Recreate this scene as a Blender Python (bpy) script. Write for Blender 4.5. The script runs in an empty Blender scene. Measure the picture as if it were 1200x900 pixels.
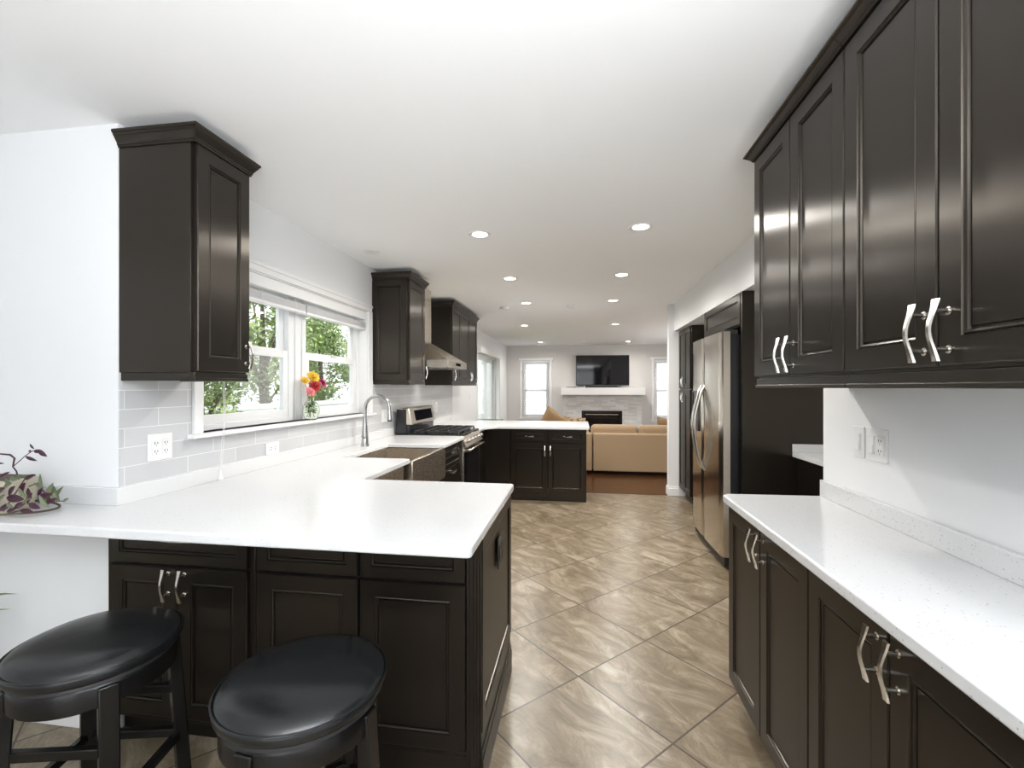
import bpy, bmesh, math, random
from mathutils import Vector, Matrix
R = math.radians
C = bpy.context.scene.collection
SC = bpy.context.scene
random.seed(7)

# ------------------------------------------------------------------ camera
EYE = 1.39
cam = bpy.data.cameras.new('camera'); co = bpy.data.objects.new('camera', cam); C.objects.link(co)
cam.sensor_width = 36; cam.sensor_fit = 'HORIZONTAL'; cam.lens = 36*533/1200
cam.shift_y = 4/1200; cam.clip_start = .02; cam.clip_end = 200
co.location = (0, 0, EYE); co.rotation_euler = (R(90), 0, math.atan(78/533))
SC.camera = co
SC.view_settings.view_transform = 'Standard'; SC.view_settings.look = 'None'
SC.view_settings.gamma = 1; SC.view_settings.exposure = 1.0
SC.view_settings.use_curve_mapping = False

# ------------------------------------------------------------------ sky, sun, daylight, added fill lights
SKY = 1.35
w = bpy.data.worlds.new('sky'); SC.world = w; w.use_nodes = True
bg = w.node_tree.nodes['Background']; bg.inputs[0].default_value = (.94, .97, 1, 1); bg.inputs[1].default_value = SKY
sun = bpy.data.lights.new('sun', 'SUN'); sun.energy = 1.3; sun.angle = R(8); sun.color = (1, .95, .86)
so = bpy.data.objects.new('sun', sun); C.objects.link(so); so.rotation_euler = (0, R(38), R(20))
def area(name, loc, rot, sx, sy, power, col):
    l = bpy.data.lights.new(name, 'AREA'); l.shape = 'RECTANGLE'; l.size = sx; l.size_y = sy
    l.energy = power; l.color = col
    o = bpy.data.objects.new(name, l); C.objects.link(o); o.location = loc; o.rotation_euler = rot
    return o
COOL = (.93, .97, 1)
P_BACK = 3
CAN_W = 47
area('daylight_back_window', (-.35, -3.44, 1.4), (R(90), 0, 0), 2.4, 1.75, P_BACK, COOL)      # in the window opening behind the camera
area('fill_living', (3.12, 9.0, 1.45), (R(90), 0, R(90)), 2.4, 1.7, 20, (1, .98, .95))     # added unseen area light, brightens the living room from the right
pl = bpy.data.lights.new('fill_point', 'POINT'); pl.energy = 8; pl.shadow_soft_size = .22; pl.color = (.94, .97, 1)
po = bpy.data.objects.new('fill_point', pl); C.objects.link(po); po.location = (-.35, -1.2, 1.95)      # added unseen point light behind the camera, fills the near room

area('fill_ceiling', (.30, -.80, 1.42), (R(180), 0, 0), .9, .9, 78, (.93, .965, 1))      # added unseen area light behind the camera, aimed up to brighten the ceiling

# ------------------------------------------------------------------ helpers
class MB:
    def __init__(s): s.v = []; s.f = []
    def add(s, vs, fs):
        n = len(s.v); s.v += [tuple(v) for v in vs]; s.f += [tuple(i+n for i in f) for f in fs]; return s
    def box(s, x0, x1, y0, y1, z0, z1):
        if x0 > x1: x0, x1 = x1, x0
        if y0 > y1: y0, y1 = y1, y0
        if z0 > z1: z0, z1 = z1, z0
        return s.add([(x0,y0,z0),(x1,y0,z0),(x1,y1,z0),(x0,y1,z0),(x0,y0,z1),(x1,y0,z1),(x1,y1,z1),(x0,y1,z1)],
              [(0,3,2,1),(4,5,6,7),(0,1,5,4),(1,2,6,5),(2,3,7,6),(3,0,4,7)])
    def hexa(s, b, t):      # two quads, same order
        return s.add(list(b)+list(t), [(0,3,2,1),(4,5,6,7),(0,1,5,4),(1,2,6,5),(2,3,7,6),(3,0,4,7)])
    def prism(s, poly, z0, z1):
        n = len(poly)
        return s.add([(x,y,z0) for x,y in poly]+[(x,y,z1) for x,y in poly],
              [tuple(range(n-1,-1,-1)), tuple(range(n,2*n))]+[(i,(i+1)%n,n+(i+1)%n,n+i) for i in range(n)])
    def lathe(s, prof, c=(0,0,0), n=32, M=None):
        vs = []; fs = []
        for r, z in prof:
            for i in range(n):
                a = 2*math.pi*i/n
                p = Vector((r*math.cos(a), r*math.sin(a), z))
                if M: p = M @ p
                vs.append((p.x+c[0], p.y+c[1], p.z+c[2]))
        for k in range(len(prof)-1):
            for i in range(n):
                j = (i+1) % n
                fs.append((k*n+i, k*n+j, (k+1)*n+j, (k+1)*n+i))
        if prof[0][0] > 1e-6: fs.append(tuple(range(n-1,-1,-1)))
        if prof[-1][0] > 1e-6: fs.append(tuple((len(prof)-1)*n+i for i in range(n)))
        return s.add(vs, fs)
    def tube(s, pts, r, n=10, cap=True):
        pts = [Vector(p) for p in pts]; rs = r if isinstance(r, (list, tuple)) else [r]*len(pts)
        vs = []; fs = []; up = None
        for k, p in enumerate(pts):
            t = (pts[min(k+1,len(pts)-1)]-pts[max(k-1,0)]).normalized()
            if up is None:
                up = Vector((0,0,1)) if abs(t.z) < .9 else Vector((1,0,0))
            u = (up - t*up.dot(t))
            if u.length < 1e-5: u = t.orthogonal()
            u.normalize(); w_ = t.cross(u); up = u
            for i in range(n):
                a = 2*math.pi*i/n
                vs.append(p + (u*math.cos(a)+w_*math.sin(a))*rs[k])
        for k in range(len(pts)-1):
            for i in range(n):
                j = (i+1) % n; fs.append((k*n+i, k*n+j, (k+1)*n+j, (k+1)*n+i))
        if cap:
            fs.append(tuple(range(n-1,-1,-1))); fs.append(tuple((len(pts)-1)*n+i for i in range(n)))
        return s.add(vs, fs)
    def build(s, name, mat, parent=None, bev=0, seg=2, smooth=False, off=None, sub=0):
        me = bpy.data.meshes.new(name)
        vs = s.v
        if off is not None: vs = [(x-off[0], y-off[1], z-off[2]) for x,y,z in vs]
        me.from_pydata(vs, [], s.f); me.update()
        bm = bmesh.new(); bm.from_mesh(me)
        bmesh.ops.recalc_face_normals(bm, faces=bm.faces)
        bm.to_mesh(me); bm.free()
        if smooth or bev:
            for p in me.polygons: p.use_smooth = True
            me.set_sharp_from_angle(angle=R(38))
        me.materials.append(mat)
        o = bpy.data.objects.new(name, me); C.objects.link(o)
        if parent: o.parent = parent
        if bev:
            m = o.modifiers.new('bevel', 'BEVEL'); m.width = bev; m.segments = seg; m.limit_method = 'ANGLE'; m.angle_limit = R(40)
            m.harden_normals = False
        if sub:
            m = o.modifiers.new('sub', 'SUBSURF'); m.levels = sub; m.render_levels = sub
        return o
def box(*a): return MB().box(*a)
def tag(o, label, cat, group=None, kind=None):
    if label: o['label'] = label
    if cat: o['category'] = cat
    if group: o['group'] = group
    if kind: o['kind'] = kind
    return o
def thing(name, label, cat, loc=(0,0,0), rz=0, group=None):
    o = bpy.data.objects.new(name, None); C.objects.link(o); o.empty_display_size = .1
    o.location = loc; o.rotation_euler = (0,0,rz)
    return tag(o, label, cat, group)
def struct(name, mb, mat, parent=None, **k):
    o = mb.build(name, mat, parent, **k)
    if not parent: o['kind'] = 'structure'
    return o
def copy_tree(o, parent=None):
    c = o.copy(); C.objects.link(c)
    if parent: c.parent = parent
    for ch in list(o.children): copy_tree(ch, c)
    return c

# ------------------------------------------------------------------ materials
def mat(name, col, rough=.5, metal=0, spec=.5, **k):
    m = bpy.data.materials.new(name); m.use_nodes = True
    b = m.node_tree.nodes['Principled BSDF']
    b.inputs['Base Color'].default_value = (*col, 1); b.inputs['Roughness'].default_value = rough
    b.inputs['Metallic'].default_value = metal; b.inputs['Specular IOR Level'].default_value = spec
    for a, v in k.items(): b.inputs[a.replace('_', ' ')].default_value = v
    return m
def nodes(m): return m.node_tree.nodes, m.node_tree.links, m.node_tree.nodes['Principled BSDF']
def noise(m, scale, vec=(1,1,1), detail=4, rot=(0,0,0)):
    N, L, b = nodes(m)
    tc = N.new('ShaderNodeTexCoord'); mp = N.new('ShaderNodeMapping'); n = N.new('ShaderNodeTexNoise')
    mp.inputs['Scale'].default_value = vec; mp.inputs['Rotation'].default_value = rot
    n.inputs['Scale'].default_value = scale; n.inputs['Detail'].default_value = detail
    L.new(tc.outputs['Object'], mp.inputs[0]); L.new(mp.outputs[0], n.inputs['Vector'])
    return n
def ramp(m, src, stops, out='Fac'):
    N, L, b = nodes(m)
    r = N.new('ShaderNodeValToRGB'); e = r.color_ramp.elements
    while len(e) < len(stops): e.new(.5)
    for i, (p, c) in enumerate(stops): e[i].position = p; e[i].color = (*c, 1)
    L.new(src.outputs[out], r.inputs[0]); return r
def bump(m, src, strength, dist=.002, out='Fac'):
    N, L, b = nodes(m)
    k = N.new('ShaderNodeBump'); k.inputs['Strength'].default_value = strength; k.inputs['Distance'].default_value = dist
    L.new(src.outputs[out], k.inputs['Height']); L.new(k.outputs[0], b.inputs['Normal']); return k

def paint(name, col, rough=.6):
    m = mat(name, col, rough, spec=.3); n = noise(m, 180, detail=2); bump(m, n, .08, .001); return m
M = {}
M['wall'] = paint('wall_paint', (.82, .83, .84))
M['wall_far'] = paint('dimmed_wall_paint', (.66, .645, .63))  # wall paint darkened: the far room's dimmer light put into the colour
M['ceil'] = paint('ceiling_paint', (.94, .945, .95), .8)
M['trim'] = paint('white_trim', (.86, .86, .86), .35)
M['slat'] = paint('grey_white_slats', (.66, .66, .67), .45)
M['vinyl'] = paint('white_vinyl', (.84, .85, .86), .35)
# espresso cabinet wood
m = mat('espresso_wood', (.014, .0095, .007), .33, spec=.55); n = noise(m, 9, (16, 16, .8), 5)
nodes(m)[2].inputs['Base Color'].default_value = (.0075, .0062, .0053, 1)
nodes(m)[2].inputs['Roughness'].default_value = .28
N, L, b = nodes(m)
ge = N.new('ShaderNodeNewGeometry'); cr = N.new('ShaderNodeVectorMath'); cr.operation = 'CROSS_PRODUCT'; cr.inputs[1].default_value = (0.02, 0.02, 1)
L.new(ge.outputs['True Normal'], cr.inputs[0]); L.new(cr.outputs[0], b.inputs['Tangent'])
b.inputs['Anisotropic'].default_value = .85; b.inputs['Specular Tint'].default_value = (1, .87, .72, 1); b.inputs['Specular IOR Level'].default_value = .55  # warm specular tint stands in for bronze reflections of the lamps
M['wood'] = m
# quartz
m = mat('white_quartz', (.86, .86, .86), .16, spec=.5)
N, L, b = nodes(m)
tc = N.new('ShaderNodeTexCoord'); vo = N.new('ShaderNodeTexVoronoi'); vo.inputs['Scale'].default_value = 165
L.new(tc.outputs['Object'], vo.inputs['Vector'])
sep = N.new('ShaderNodeSeparateColor'); L.new(vo.outputs['Color'], sep.inputs[0])
c1 = N.new('ShaderNodeMath'); c1.operation = 'GREATER_THAN'; c1.inputs[1].default_value = .86; L.new(sep.outputs[0], c1.inputs[0])
c2 = N.new('ShaderNodeMath'); c2.operation = 'LESS_THAN'; c2.inputs[1].default_value = .33; L.new(vo.outputs['Distance'], c2.inputs[0])
c3 = N.new('ShaderNodeMath'); c3.operation = 'MULTIPLY'; L.new(c1.outputs[0], c3.inputs[0]); L.new(c2.outputs[0], c3.inputs[1])
rr = N.new('ShaderNodeValToRGB'); rr.color_ramp.elements[0].color = (.42, .41, .40, 1); rr.color_ramp.elements[1].color = (.84, .84, .84, 1)
L.new(sep.outputs[1], rr.inputs[0])
mx = N.new('ShaderNodeMixRGB'); mx.inputs[1].default_value = (.70, .705, .71, 1)
L.new(c3.outputs[0], mx.inputs[0]); L.new(rr.outputs[0], mx.inputs[2]); L.new(mx.outputs[0], b.inputs['Base Color'])
M['quartz'] = m
# metals
def steel(name, col, rough, vec):
    m = mat(name, col, rough, 1); n = noise(m, 40, vec, 3)
    r = ramp(m, n, [(.3, (rough-.05,)*3), (.7, (rough+.07,)*3)]); nodes(m)[1].new(r.outputs[0], nodes(m)[2].inputs['Roughness'])
    bump(m, n, .02, .0005); return m
M['steel'] = steel('brushed_steel', (.62, .56, .48), .28, (1, 1, 30))  # warm tint puts brown reflections of the wood into the steel colour
M['steelv'] = steel('fridge_steel', (.64, .59, .52), .17, (1, .3, 30))
M['nickel'] = mat('satin_nickel', (.60, .575, .53), .22, 1)
M['chrome'] = mat('brushed_nickel', (.46, .46, .46), .2, 1)
M['black'] = mat('black_enamel', (.012, .012, .014), .25)
M['blackgl'] = mat('black_glass', (.006, .006, .008), .05)
M['iron'] = mat('cast_iron', (.02, .019, .018), .45)
M['rubber'] = mat('black_plastic', (.02, .02, .022), .5)
M['white'] = mat('white_plastic', (.82, .82, .82), .3)
M['slot'] = mat('outlet_slots', (.08, .08, .09), .6)
m = mat('black_leather', (.010, .011, .012), .23, spec=.5); n = noise(m, 45, (1, 1, 1), 3); bump(m, n, .10, .004); M['leather'] = m
m = mat('stool_wood', (.006, .0055, .0055), .24, spec=.4); M['stoolwood'] = m
# floor tile
m = mat('floor_tile', (.6, .5, .4), .28, spec=.45); N, L, b = nodes(m)
tc = N.new('ShaderNodeTexCoord'); mp = N.new('ShaderNodeMapping'); mp.vector_type = 'TEXTURE'
mp.inputs['Location'].default_value = (0, 2.211, 0); mp.inputs['Rotation'].default_value = (0, 0, R(45)); mp.inputs['Scale'].default_value = (.5155,)*3
L.new(tc.outputs['Object'], mp.inputs[0])
br = N.new('ShaderNodeTexBrick'); br.offset = 0; br.squash = 1
br.inputs['Scale'].default_value = 1; br.inputs['Brick Width'].default_value = 1; br.inputs['Row Height'].default_value = 1
br.inputs['Mortar Size'].default_value = .008; br.inputs['Mortar Smooth'].default_value = .1
br.inputs['Color1'].default_value = (0,0,0,1); br.inputs['Color2'].default_value = (1,1,1,1); br.inputs['Mortar'].default_value = (.5,.5,.5,1)
L.new(mp.outputs[0], br.inputs['Vector'])
sc = N.new('ShaderNodeVectorMath'); sc.operation = 'SCALE'; sc.inputs['Scale'].default_value = 37; L.new(br.outputs['Color'], sc.inputs[0])
ad = N.new('ShaderNodeVectorMath'); ad.operation = 'ADD'; L.new(mp.outputs[0], ad.inputs[0]); L.new(sc.outputs[0], ad.inputs[1])
m2 = N.new('ShaderNodeMapping'); m2.inputs['Scale'].default_value = (2.7, 1.15, 1); m2.inputs['Rotation'].default_value = (0, 0, R(12)); L.new(ad.outputs[0], m2.inputs[0])
n1 = N.new('ShaderNodeTexNoise'); n1.inputs['Scale'].default_value = 1.5; n1.inputs['Detail'].default_value = 9; n1.inputs['Roughness'].default_value = .72; n1.inputs['Distortion'].default_value = 1.1
L.new(m2.outputs[0], n1.inputs['Vector'])
r = N.new('ShaderNodeValToRGB'); e = r.color_ramp.elements
e[0].position = .34; e[0].color = (.120, .088, .053, 1); e[1].position = .67; e[1].color = (.36, .305, .23, 1)
e2 = e.new(.5); e2.color = (.205, .16, .105, 1)
L.new(n1.outputs['Fac'], r.inputs[0])
gm = N.new('ShaderNodeMixRGB'); gm.inputs[2].default_value = (.055, .040, .028, 1)
L.new(br.outputs['Fac'], gm.inputs[0]); L.new(r.outputs[0], gm.inputs[1]); L.new(gm.outputs[0], b.inputs['Base Color'])
iv = N.new('ShaderNodeMath'); iv.operation = 'SUBTRACT'; iv.inputs[0].default_value = 1; L.new(br.outputs['Fac'], iv.inputs[1])
sm = N.new('ShaderNodeMath'); sm.operation = 'MULTIPLY_ADD'; sm.inputs[1].default_value = .25; L.new(n1.outputs['Fac'], sm.inputs[0]); L.new(iv.outputs[0], sm.inputs[2])
k = N.new('ShaderNodeBump'); k.inputs['Strength'].default_value = .25; k.inputs['Distance'].default_value = .003; L.new(sm.outputs[0], k.inputs['Height']); L.new(k.outputs[0], b.inputs['Normal'])
M['tile'] = m
# backsplash tile
m = mat('glass_tile', (.6, .6, .62), .12, spec=.5); N, L, b = nodes(m)
tc = N.new('ShaderNodeTexCoord'); sx = N.new('ShaderNodeSeparateXYZ'); cx = N.new('ShaderNodeCombineXYZ')
L.new(tc.outputs['Object'], sx.inputs[0])
a1 = N.new('ShaderNodeMath'); a1.operation = 'ADD'; a1.inputs[1].default_value = -1.915+.1525+.305*20; L.new(sx.outputs['Y'], a1.inputs[0])
a2 = N.new('ShaderNodeMath'); a2.operation = 'ADD'; a2.inputs[1].default_value = -.986; L.new(sx.outputs['Z'], a2.inputs[0])
L.new(a1.outputs[0], cx.inputs[0]); L.new(a2.outputs[0], cx.inputs[1])
br = N.new('ShaderNodeTexBrick'); br.offset = .5; br.inputs['Scale'].default_value = 1
br.inputs['Brick Width'].default_value = .305; br.inputs['Row Height'].default_value = .0785; br.inputs['Mortar Size'].default_value = .0016; br.inputs['Mortar Smooth'].default_value = .1
br.inputs['Color1'].default_value = (.56, .565, .58, 1); br.inputs['Color2'].default_value = (.62, .625, .635, 1); br.inputs['Mortar'].default_value = (.83, .83, .83, 1)
L.new(cx.outputs[0], br.inputs['Vector']); L.new(br.outputs['Color'], b.inputs['Base Color'])
k = N.new('ShaderNodeBump'); k.invert = True; k.inputs['Strength'].default_value = .3; k.inputs['Distance'].default_value = .001; L.new(br.outputs['Fac'], k.inputs['Height']); L.new(k.outputs[0], b.inputs['Normal'])
M['splash'] = m
# living wood floor
m = mat('hardwood', (.2, .07, .03), .22); N, L, b = nodes(m)
tc = N.new('ShaderNodeTexCoord'); br = N.new('ShaderNodeTexBrick'); br.inputs['Scale'].default_value = 1; br.inputs['Brick Width'].default_value = 1.1; br.inputs['Row Height'].default_value = .083; br.inputs['Mortar Size'].default_value = .001; br.offset = .37
br.inputs['Color1'].default_value = (.060, .020, .006, 1); br.inputs['Color2'].default_value = (.092, .033, .010, 1); br.inputs['Mortar'].default_value = (.05, .02, .01, 1)
L.new(tc.outputs['Object'], br.inputs['Vector']); L.new(br.outputs['Color'], b.inputs['Base Color']); M['hardwood'] = m
# stacked stone
m = mat('ledger_stone', (.7, .69, .68), .6); N, L, b = nodes(m)
tc = N.new('ShaderNodeTexCoord'); sx = N.new('ShaderNodeSeparateXYZ'); cx = N.new('ShaderNodeCombineXYZ'); L.new(tc.outputs['Object'], sx.inputs[0])
L.new(sx.outputs['X'], cx.inputs[0]); L.new(sx.outputs['Z'], cx.inputs[1])
br = N.new('ShaderNodeTexBrick'); br.inputs['Scale'].default_value = 1; br.inputs['Brick Width'].default_value = .21; br.inputs['Row Height'].default_value = .045; br.inputs['Mortar Size'].default_value = .002; br.offset = .43; br.inputs['Mortar Smooth'].default_value = .4
br.inputs['Color1'].default_value = (.60, .59, .58, 1); br.inputs['Color2'].default_value = (.80, .79, .78, 1); br.inputs['Mortar'].default_value = (.5, .49, .48, 1)
L.new(cx.outputs[0], br.inputs['Vector']); L.new(br.outputs['Color'], b.inputs['Base Color'])
k = N.new('ShaderNodeBump'); k.inputs['Strength'].default_value = .8; k.inputs['Distance'].default_value = .01; L.new(br.outputs['Color'], k.inputs['Height']); L.new(k.outputs[0], b.inputs['Normal'])
M['stone'] = m
m = mat('tan_fabric', (.40, .285, .175), .9, spec=.2, Sheen_Weight=.2); n = noise(m, 300, detail=2); bump(m, n, .2, .002); M['sofa'] = m
M['pillow'] = mat('tan_pillow_fabric', (.30, .20, .11), .9, spec=.2)
m = mat('patterned_pillow', (.3, .2, .1), .9); n = noise(m, 30, detail=2)
r = ramp(m, n, [(.42, (.09, .055, .03)), (.58, (.42, .30, .17))]); nodes(m)[1].new(r.outputs[0], nodes(m)[2].inputs['Base Color']); M['pillow2'] = m
# thin window glass: mostly clear with a fresnel sheen
def glass(name, tint=(1,1,1), boost=1):
    m = bpy.data.materials.new(name); m.use_nodes = True; N, L = m.node_tree.nodes, m.node_tree.links; N.clear()
    o = N.new('ShaderNodeOutputMaterial'); t = N.new('ShaderNodeBsdfTransparent'); g = N.new('ShaderNodeBsdfGlossy'); f0 = N.new('ShaderNodeLayerWeight'); f1 = N.new('ShaderNodeMath'); f = N.new('ShaderNodeMath'); x = N.new('ShaderNodeMixShader')
    t.inputs[0].default_value = (*tint, 1); g.inputs['Roughness'].default_value = .01; f0.inputs[0].default_value = .5
    f1.operation = 'POWER'; f1.inputs[1].default_value = 5; L.new(f0.outputs['Facing'], f1.inputs[0])
    f.operation = 'MULTIPLY_ADD'; f.inputs[1].default_value = .9; f.inputs[2].default_value = .04; L.new(f1.outputs[0], f.inputs[0])
    L.new(f.outputs[0], x.inputs[0]); L.new(t.outputs[0], x.inputs[1]); L.new(g.outputs[0], x.inputs[2]); L.new(x.outputs[0], o.inputs[0]); return m
M['glass'] = glass('window_glass', (.99, .995, .99))
M['vase'] = mat('vase_glass', (.95, 1, .93), .02, IOR=1.35, Transmission_Weight=1.0)
M['dish'] = glass('clear_dish_glass', (.85, .88, .86))
m = bpy.data.materials.new('insect_mesh'); m.use_nodes = True; N, L = m.node_tree.nodes, m.node_tree.links; N.clear()
o = N.new('ShaderNodeOutputMaterial'); t = N.new('ShaderNodeBsdfTransparent'); g = N.new('ShaderNodeBsdfDiffuse'); x = N.new('ShaderNodeMixShader')
g.inputs[0].default_value = (.10, .10, .10, 1); x.inputs[0].default_value = .13
L.new(t.outputs[0], x.inputs[1]); L.new(g.outputs[0], x.inputs[2]); L.new(x.outputs[0], o.inputs[0]); M['screen'] = m
def emis(name, col, st):
    m = mat(name, (1, 1, 1), .5); b = nodes(m)[2]; b.inputs['Emission Color'].default_value = (*col, 1); b.inputs['Emission Strength'].default_value = st; return m
M['lamp'] = emis('lamp_lens', (1, .93, .80), 9)
M['lampdim'] = emis('lamp_lens_dim', (1, .95, .88), .9)
def leafmat(name, c0, c1, rough=.5, trans=0):
    m = mat(name, c0, rough); n = noise(m, 3, detail=3); r = ramp(m, n, [(.35, c0), (.65, c1)])
    nodes(m)[1].new(r.outputs[0], nodes(m)[2].inputs['Base Color'])
    return m
M['leafA'] = leafmat('tree_leaves', (.14, .22, .07), (.38, .48, .17))
M['leafB'] = leafmat('dark_tree_leaves', (.08, .14, .06), (.19, .28, .11))
M['leafP'] = leafmat('purple_leaves', (.028, .006, .014), (.06, .014, .032), .35)
M['leafG'] = leafmat('grey_green_leaves', (.07, .09, .05), (.18, .21, .12), .4)
M['stem'] = mat('stem', (.09, .14, .04), .5)
M['bark'] = leafmat('bark', (.07, .05, .035), (.15, .12, .09), .9)
M['fence'] = mat('vinyl_fence', (.85, .86, .88), .5)
m = mat('grass', (.10, .20, .04), .9); M['grass'] = m
M['siding'] = mat('pale_siding', (.90, .91, .92), .6)
M['pot'] = leafmat('stoneware_planter', (.42, .38, .28), (.56, .52, .42), .5)

# ------------------------------------------------------------------ room shell
XL, YC, YF, ZC = -1.845, 1.592, 11.67, 2.46
XN = 1.065            # near right wall
struct('floor', box(-4.1, 3.3, -3.6, 6.1, -.12, 0), M['tile'])
o = struct('floor_living', box(-2.0, 3.3, 6.1, 11.85, -.12, 0), M['hardwood']); o.name = 'floor.001'
struct('ceiling', MB().box(-4.1, 3.3, -3.6, 1.74, ZC, ZC+.2).box(-2.0, 3.3, 1.74, 11.85, ZC, ZC+.2), M['ceil'])
def wall_with_holes(axis, c0, c1, u0, u1, holes):
    """slab between c0..c1 on its axis ('x' or 'y'), running u0..u1, with rectangular holes (ua,ub,za,zb)"""
    mb = MB()
    def b(ua, ub, za, zb):
        if ub-ua < 1e-4 or zb-za < 1e-4: return
        if axis == 'x': mb.box(c0, c1, ua, ub, za, zb)
        else: mb.box(ua, ub, c0, c1, za, zb)
    cur = u0
    for ua, ub, za, zb in sorted(holes):
        b(cur, ua, 0, ZC); b(ua, ub, 0, za); b(ua, ub, zb, ZC); cur = ub
    b(cur, u1, 0, ZC); return mb
WY0, WY1, WZ0, WZ1 = 2.0, 3.79, 1.165, 2.06
struct('wall_left', wall_with_holes('x', XL-.15, XL, YC+.15, YF, [(WY0, WY1, WZ0, WZ1), (8.2, 10.15, .02, 2.04)]), M['wall'])
struct('wall_stub', box(-4.1, XL, YC, YC+.15, 0, ZC), M['wall']).name = 'wall_left.001'
struct('wall_far', wall_with_holes('y', YF, YF+.15, -2.0, 3.3, [(-1.44, -.74, .6, 2.08), (1.85, 2.55, .6, 2.08)]), M['wall_far'])
struct('wall_right', box(XN, XN+.125, -3.6, 2.177, 0, ZC), M['wall'])
struct('wall_back', wall_with_holes('y', -3.6, -3.45, -4.1, 1.065, [(-1.6, .9, .5, 2.3)]), M['wall'])
struct('wall_dining', wall_with_holes('x', -4.1, -3.95, -3.45, YC, []), M['wall']).name = 'wall_left.002'
struct('wall_kitchen_right', box(1.95, 2.07, 2.177, 6.08, 0, ZC), M['wall']).name = 'wall_right.001'
struct('wall_hall', box(XN+.125, 2.07, 2.06, 2.177, 0, ZC), M['wall']).name = 'wall_right.002'
struct('wall_return', box(1.15, 3.3, 6.08, 6.2, 0, ZC), M['wall']).name = 'wall_right.003'
struct('wall_living_right', box(3.15, 3.3, 6.2, YF, 0, ZC), M['wall_far']).name = 'wall_right.004'
struct('ceiling_soffit', box(1.215, 1.95, 2.177, 6.08, 2.112, ZC), M['wall']).name = 'ceiling.001'
# baseboards
def baseboard(name, mb): return struct(name, mb, M['trim'], bev=.003)
baseboard('baseboard_left', box(-3.95, XL+.02, YC-.014, YC, 0, .10))
baseboard('baseboard_return', MB().box(1.136, 1.275, 6.066, 6.08, 0, .095).box(1.136, 1.15, 6.08, 6.214, 0, .095).box(1.141, 1.275, 6.071, 6.08, .095, .115).box(1.141, 1.15, 6.08, 6.209, .095, .115).box(1.15, 3.15, 6.2, 6.214, 0, .095)).name = 'baseboard_right'
baseboard('baseboard_far', MB().box(XL, -.40, YF-.014, YF, 0, .10).box(1.57, 3.15, YF-.014, YF, 0, .10))
baseboard('baseboard_living_left', MB().box(XL, XL+.014, 6.5, 8.1, 0, .10).box(XL, XL+.014, 10.25, YF, 0, .10)).name = 'baseboard_left.001'
o = struct('threshold', box(-1.0+1.1, 1.13, 6.085, 6.125, 0, .006), M['hardwood'], bev=.002); o.name = 'trim_2'

# kitchen twin window -------------------------------------------------
def ring_x(mb, x0, x1, ya, yb, za, zb, w_, wb=None):
    wb = wb or w_
    mb.box(x0, x1, ya, ya+w_, za, zb); mb.box(x0, x1, yb-w_, yb, za, zb)
    mb.box(x0, x1, ya+w_, yb-w_, za, za+wb); mb.box(x0, x1, ya+w_, yb-w_, zb-w_, zb); return mb
def ring_y(mb, y0, y1, xa, xb, za, zb, w_, wb=None):
    wb = wb or w_
    mb.box(xa, xa+w_, y0, y1, za, zb); mb.box(xb-w_, xb, y0, y1, za, zb)
    mb.box(xa+w_, xb-w_, y0, y1, za, za+wb); mb.box(xa+w_, xb-w_, y0, y1, zb-w_, zb); return mb
win = thing('window_1', None, None, (XL, 2.895, 0)); win['kind'] = 'structure'
off = (XL, 2.895, 0)
cs = MB()
for ya, yb in ((1.94, 2.0), (3.79, 3.85)):
    cs.box(XL, XL+.016, ya, yb, 1.165, 2.06); cs.box(XL+.016, XL+.022, ya+(.0 if ya < 2 else .035), ya+(.025 if ya < 2 else .06), 1.165, 2.06)
cs.box(XL, XL+.016, 1.94, 3.85, 2.06, 2.115); cs.box(XL+.016, XL+.024, 1.94, 3.85, 2.095, 2.118)
cs.build('window_casing', M['trim'], win, bev=.002, off=off)
box(XL-.085, XL+.05, 1.91, 3.88, 1.145, 1.165).build('window_sill', M['trim'], win, bev=.004, off=off)
jb = MB(); jb.box(XL-.14, XL, 2.0, 2.006, 1.165, 2.06).box(XL-.14, XL, 3.784, 3.79, 1.165, 2.06).box(XL-.14, XL, 2.006, 3.784, 2.054, 2.06)
jb.build('window_jamb', M['trim'], win, off=off)
fr = MB()
for ya, yb in ((2.006, 2.84), (2.95, 3.784)):
    ring_x(fr, XL-.145, XL-.075, ya, yb, 1.165, 2.054, .042, .03)
fr.box(XL-.145, XL-.085, 2.84, 2.95, 1.165, 2.054).box(XL-.085, XL-.075, 2.87, 2.92, 1.165, 2.054)
fr.build('window_frame', M['vinyl'], win, bev=.002, off=off)
for ya, yb in ((2.048, 2.798), (2.992, 3.742)):
    s1 = ring_x(MB(), XL-.108, XL-.082, ya, yb, 1.195, 1.635, .048, .05); s1 = s1.build('lower_sash', M['vinyl'], win, bev=.002, off=off)
    box(XL-.097, XL-.093, ya+.048, yb-.048, 1.245, 1.587).build('pane', M['glass'], s1, off=off)
    s2 = ring_x(MB(), XL-.138, XL-.112, ya, yb, 1.60, 2.012, .048, .045).build('upper_sash', M['vinyl'], win, bev=.002, off=off)
    box(XL-.127, XL-.123, ya+.048, yb-.048, 1.645, 1.964).build('pane', M['glass'], s2, off=off)
    box(XL-.1385, XL-.1375, ya+.03, yb-.03, 1.21, 1.60).build('insect_screen', M['screen'], s1, off=off)
    box(XL-.082, XL-.07, (ya+yb)/2-.035, (ya+yb)/2+.035, 1.632, 1.642).build('sash_lock', M['white'], s1, off=off)

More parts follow.
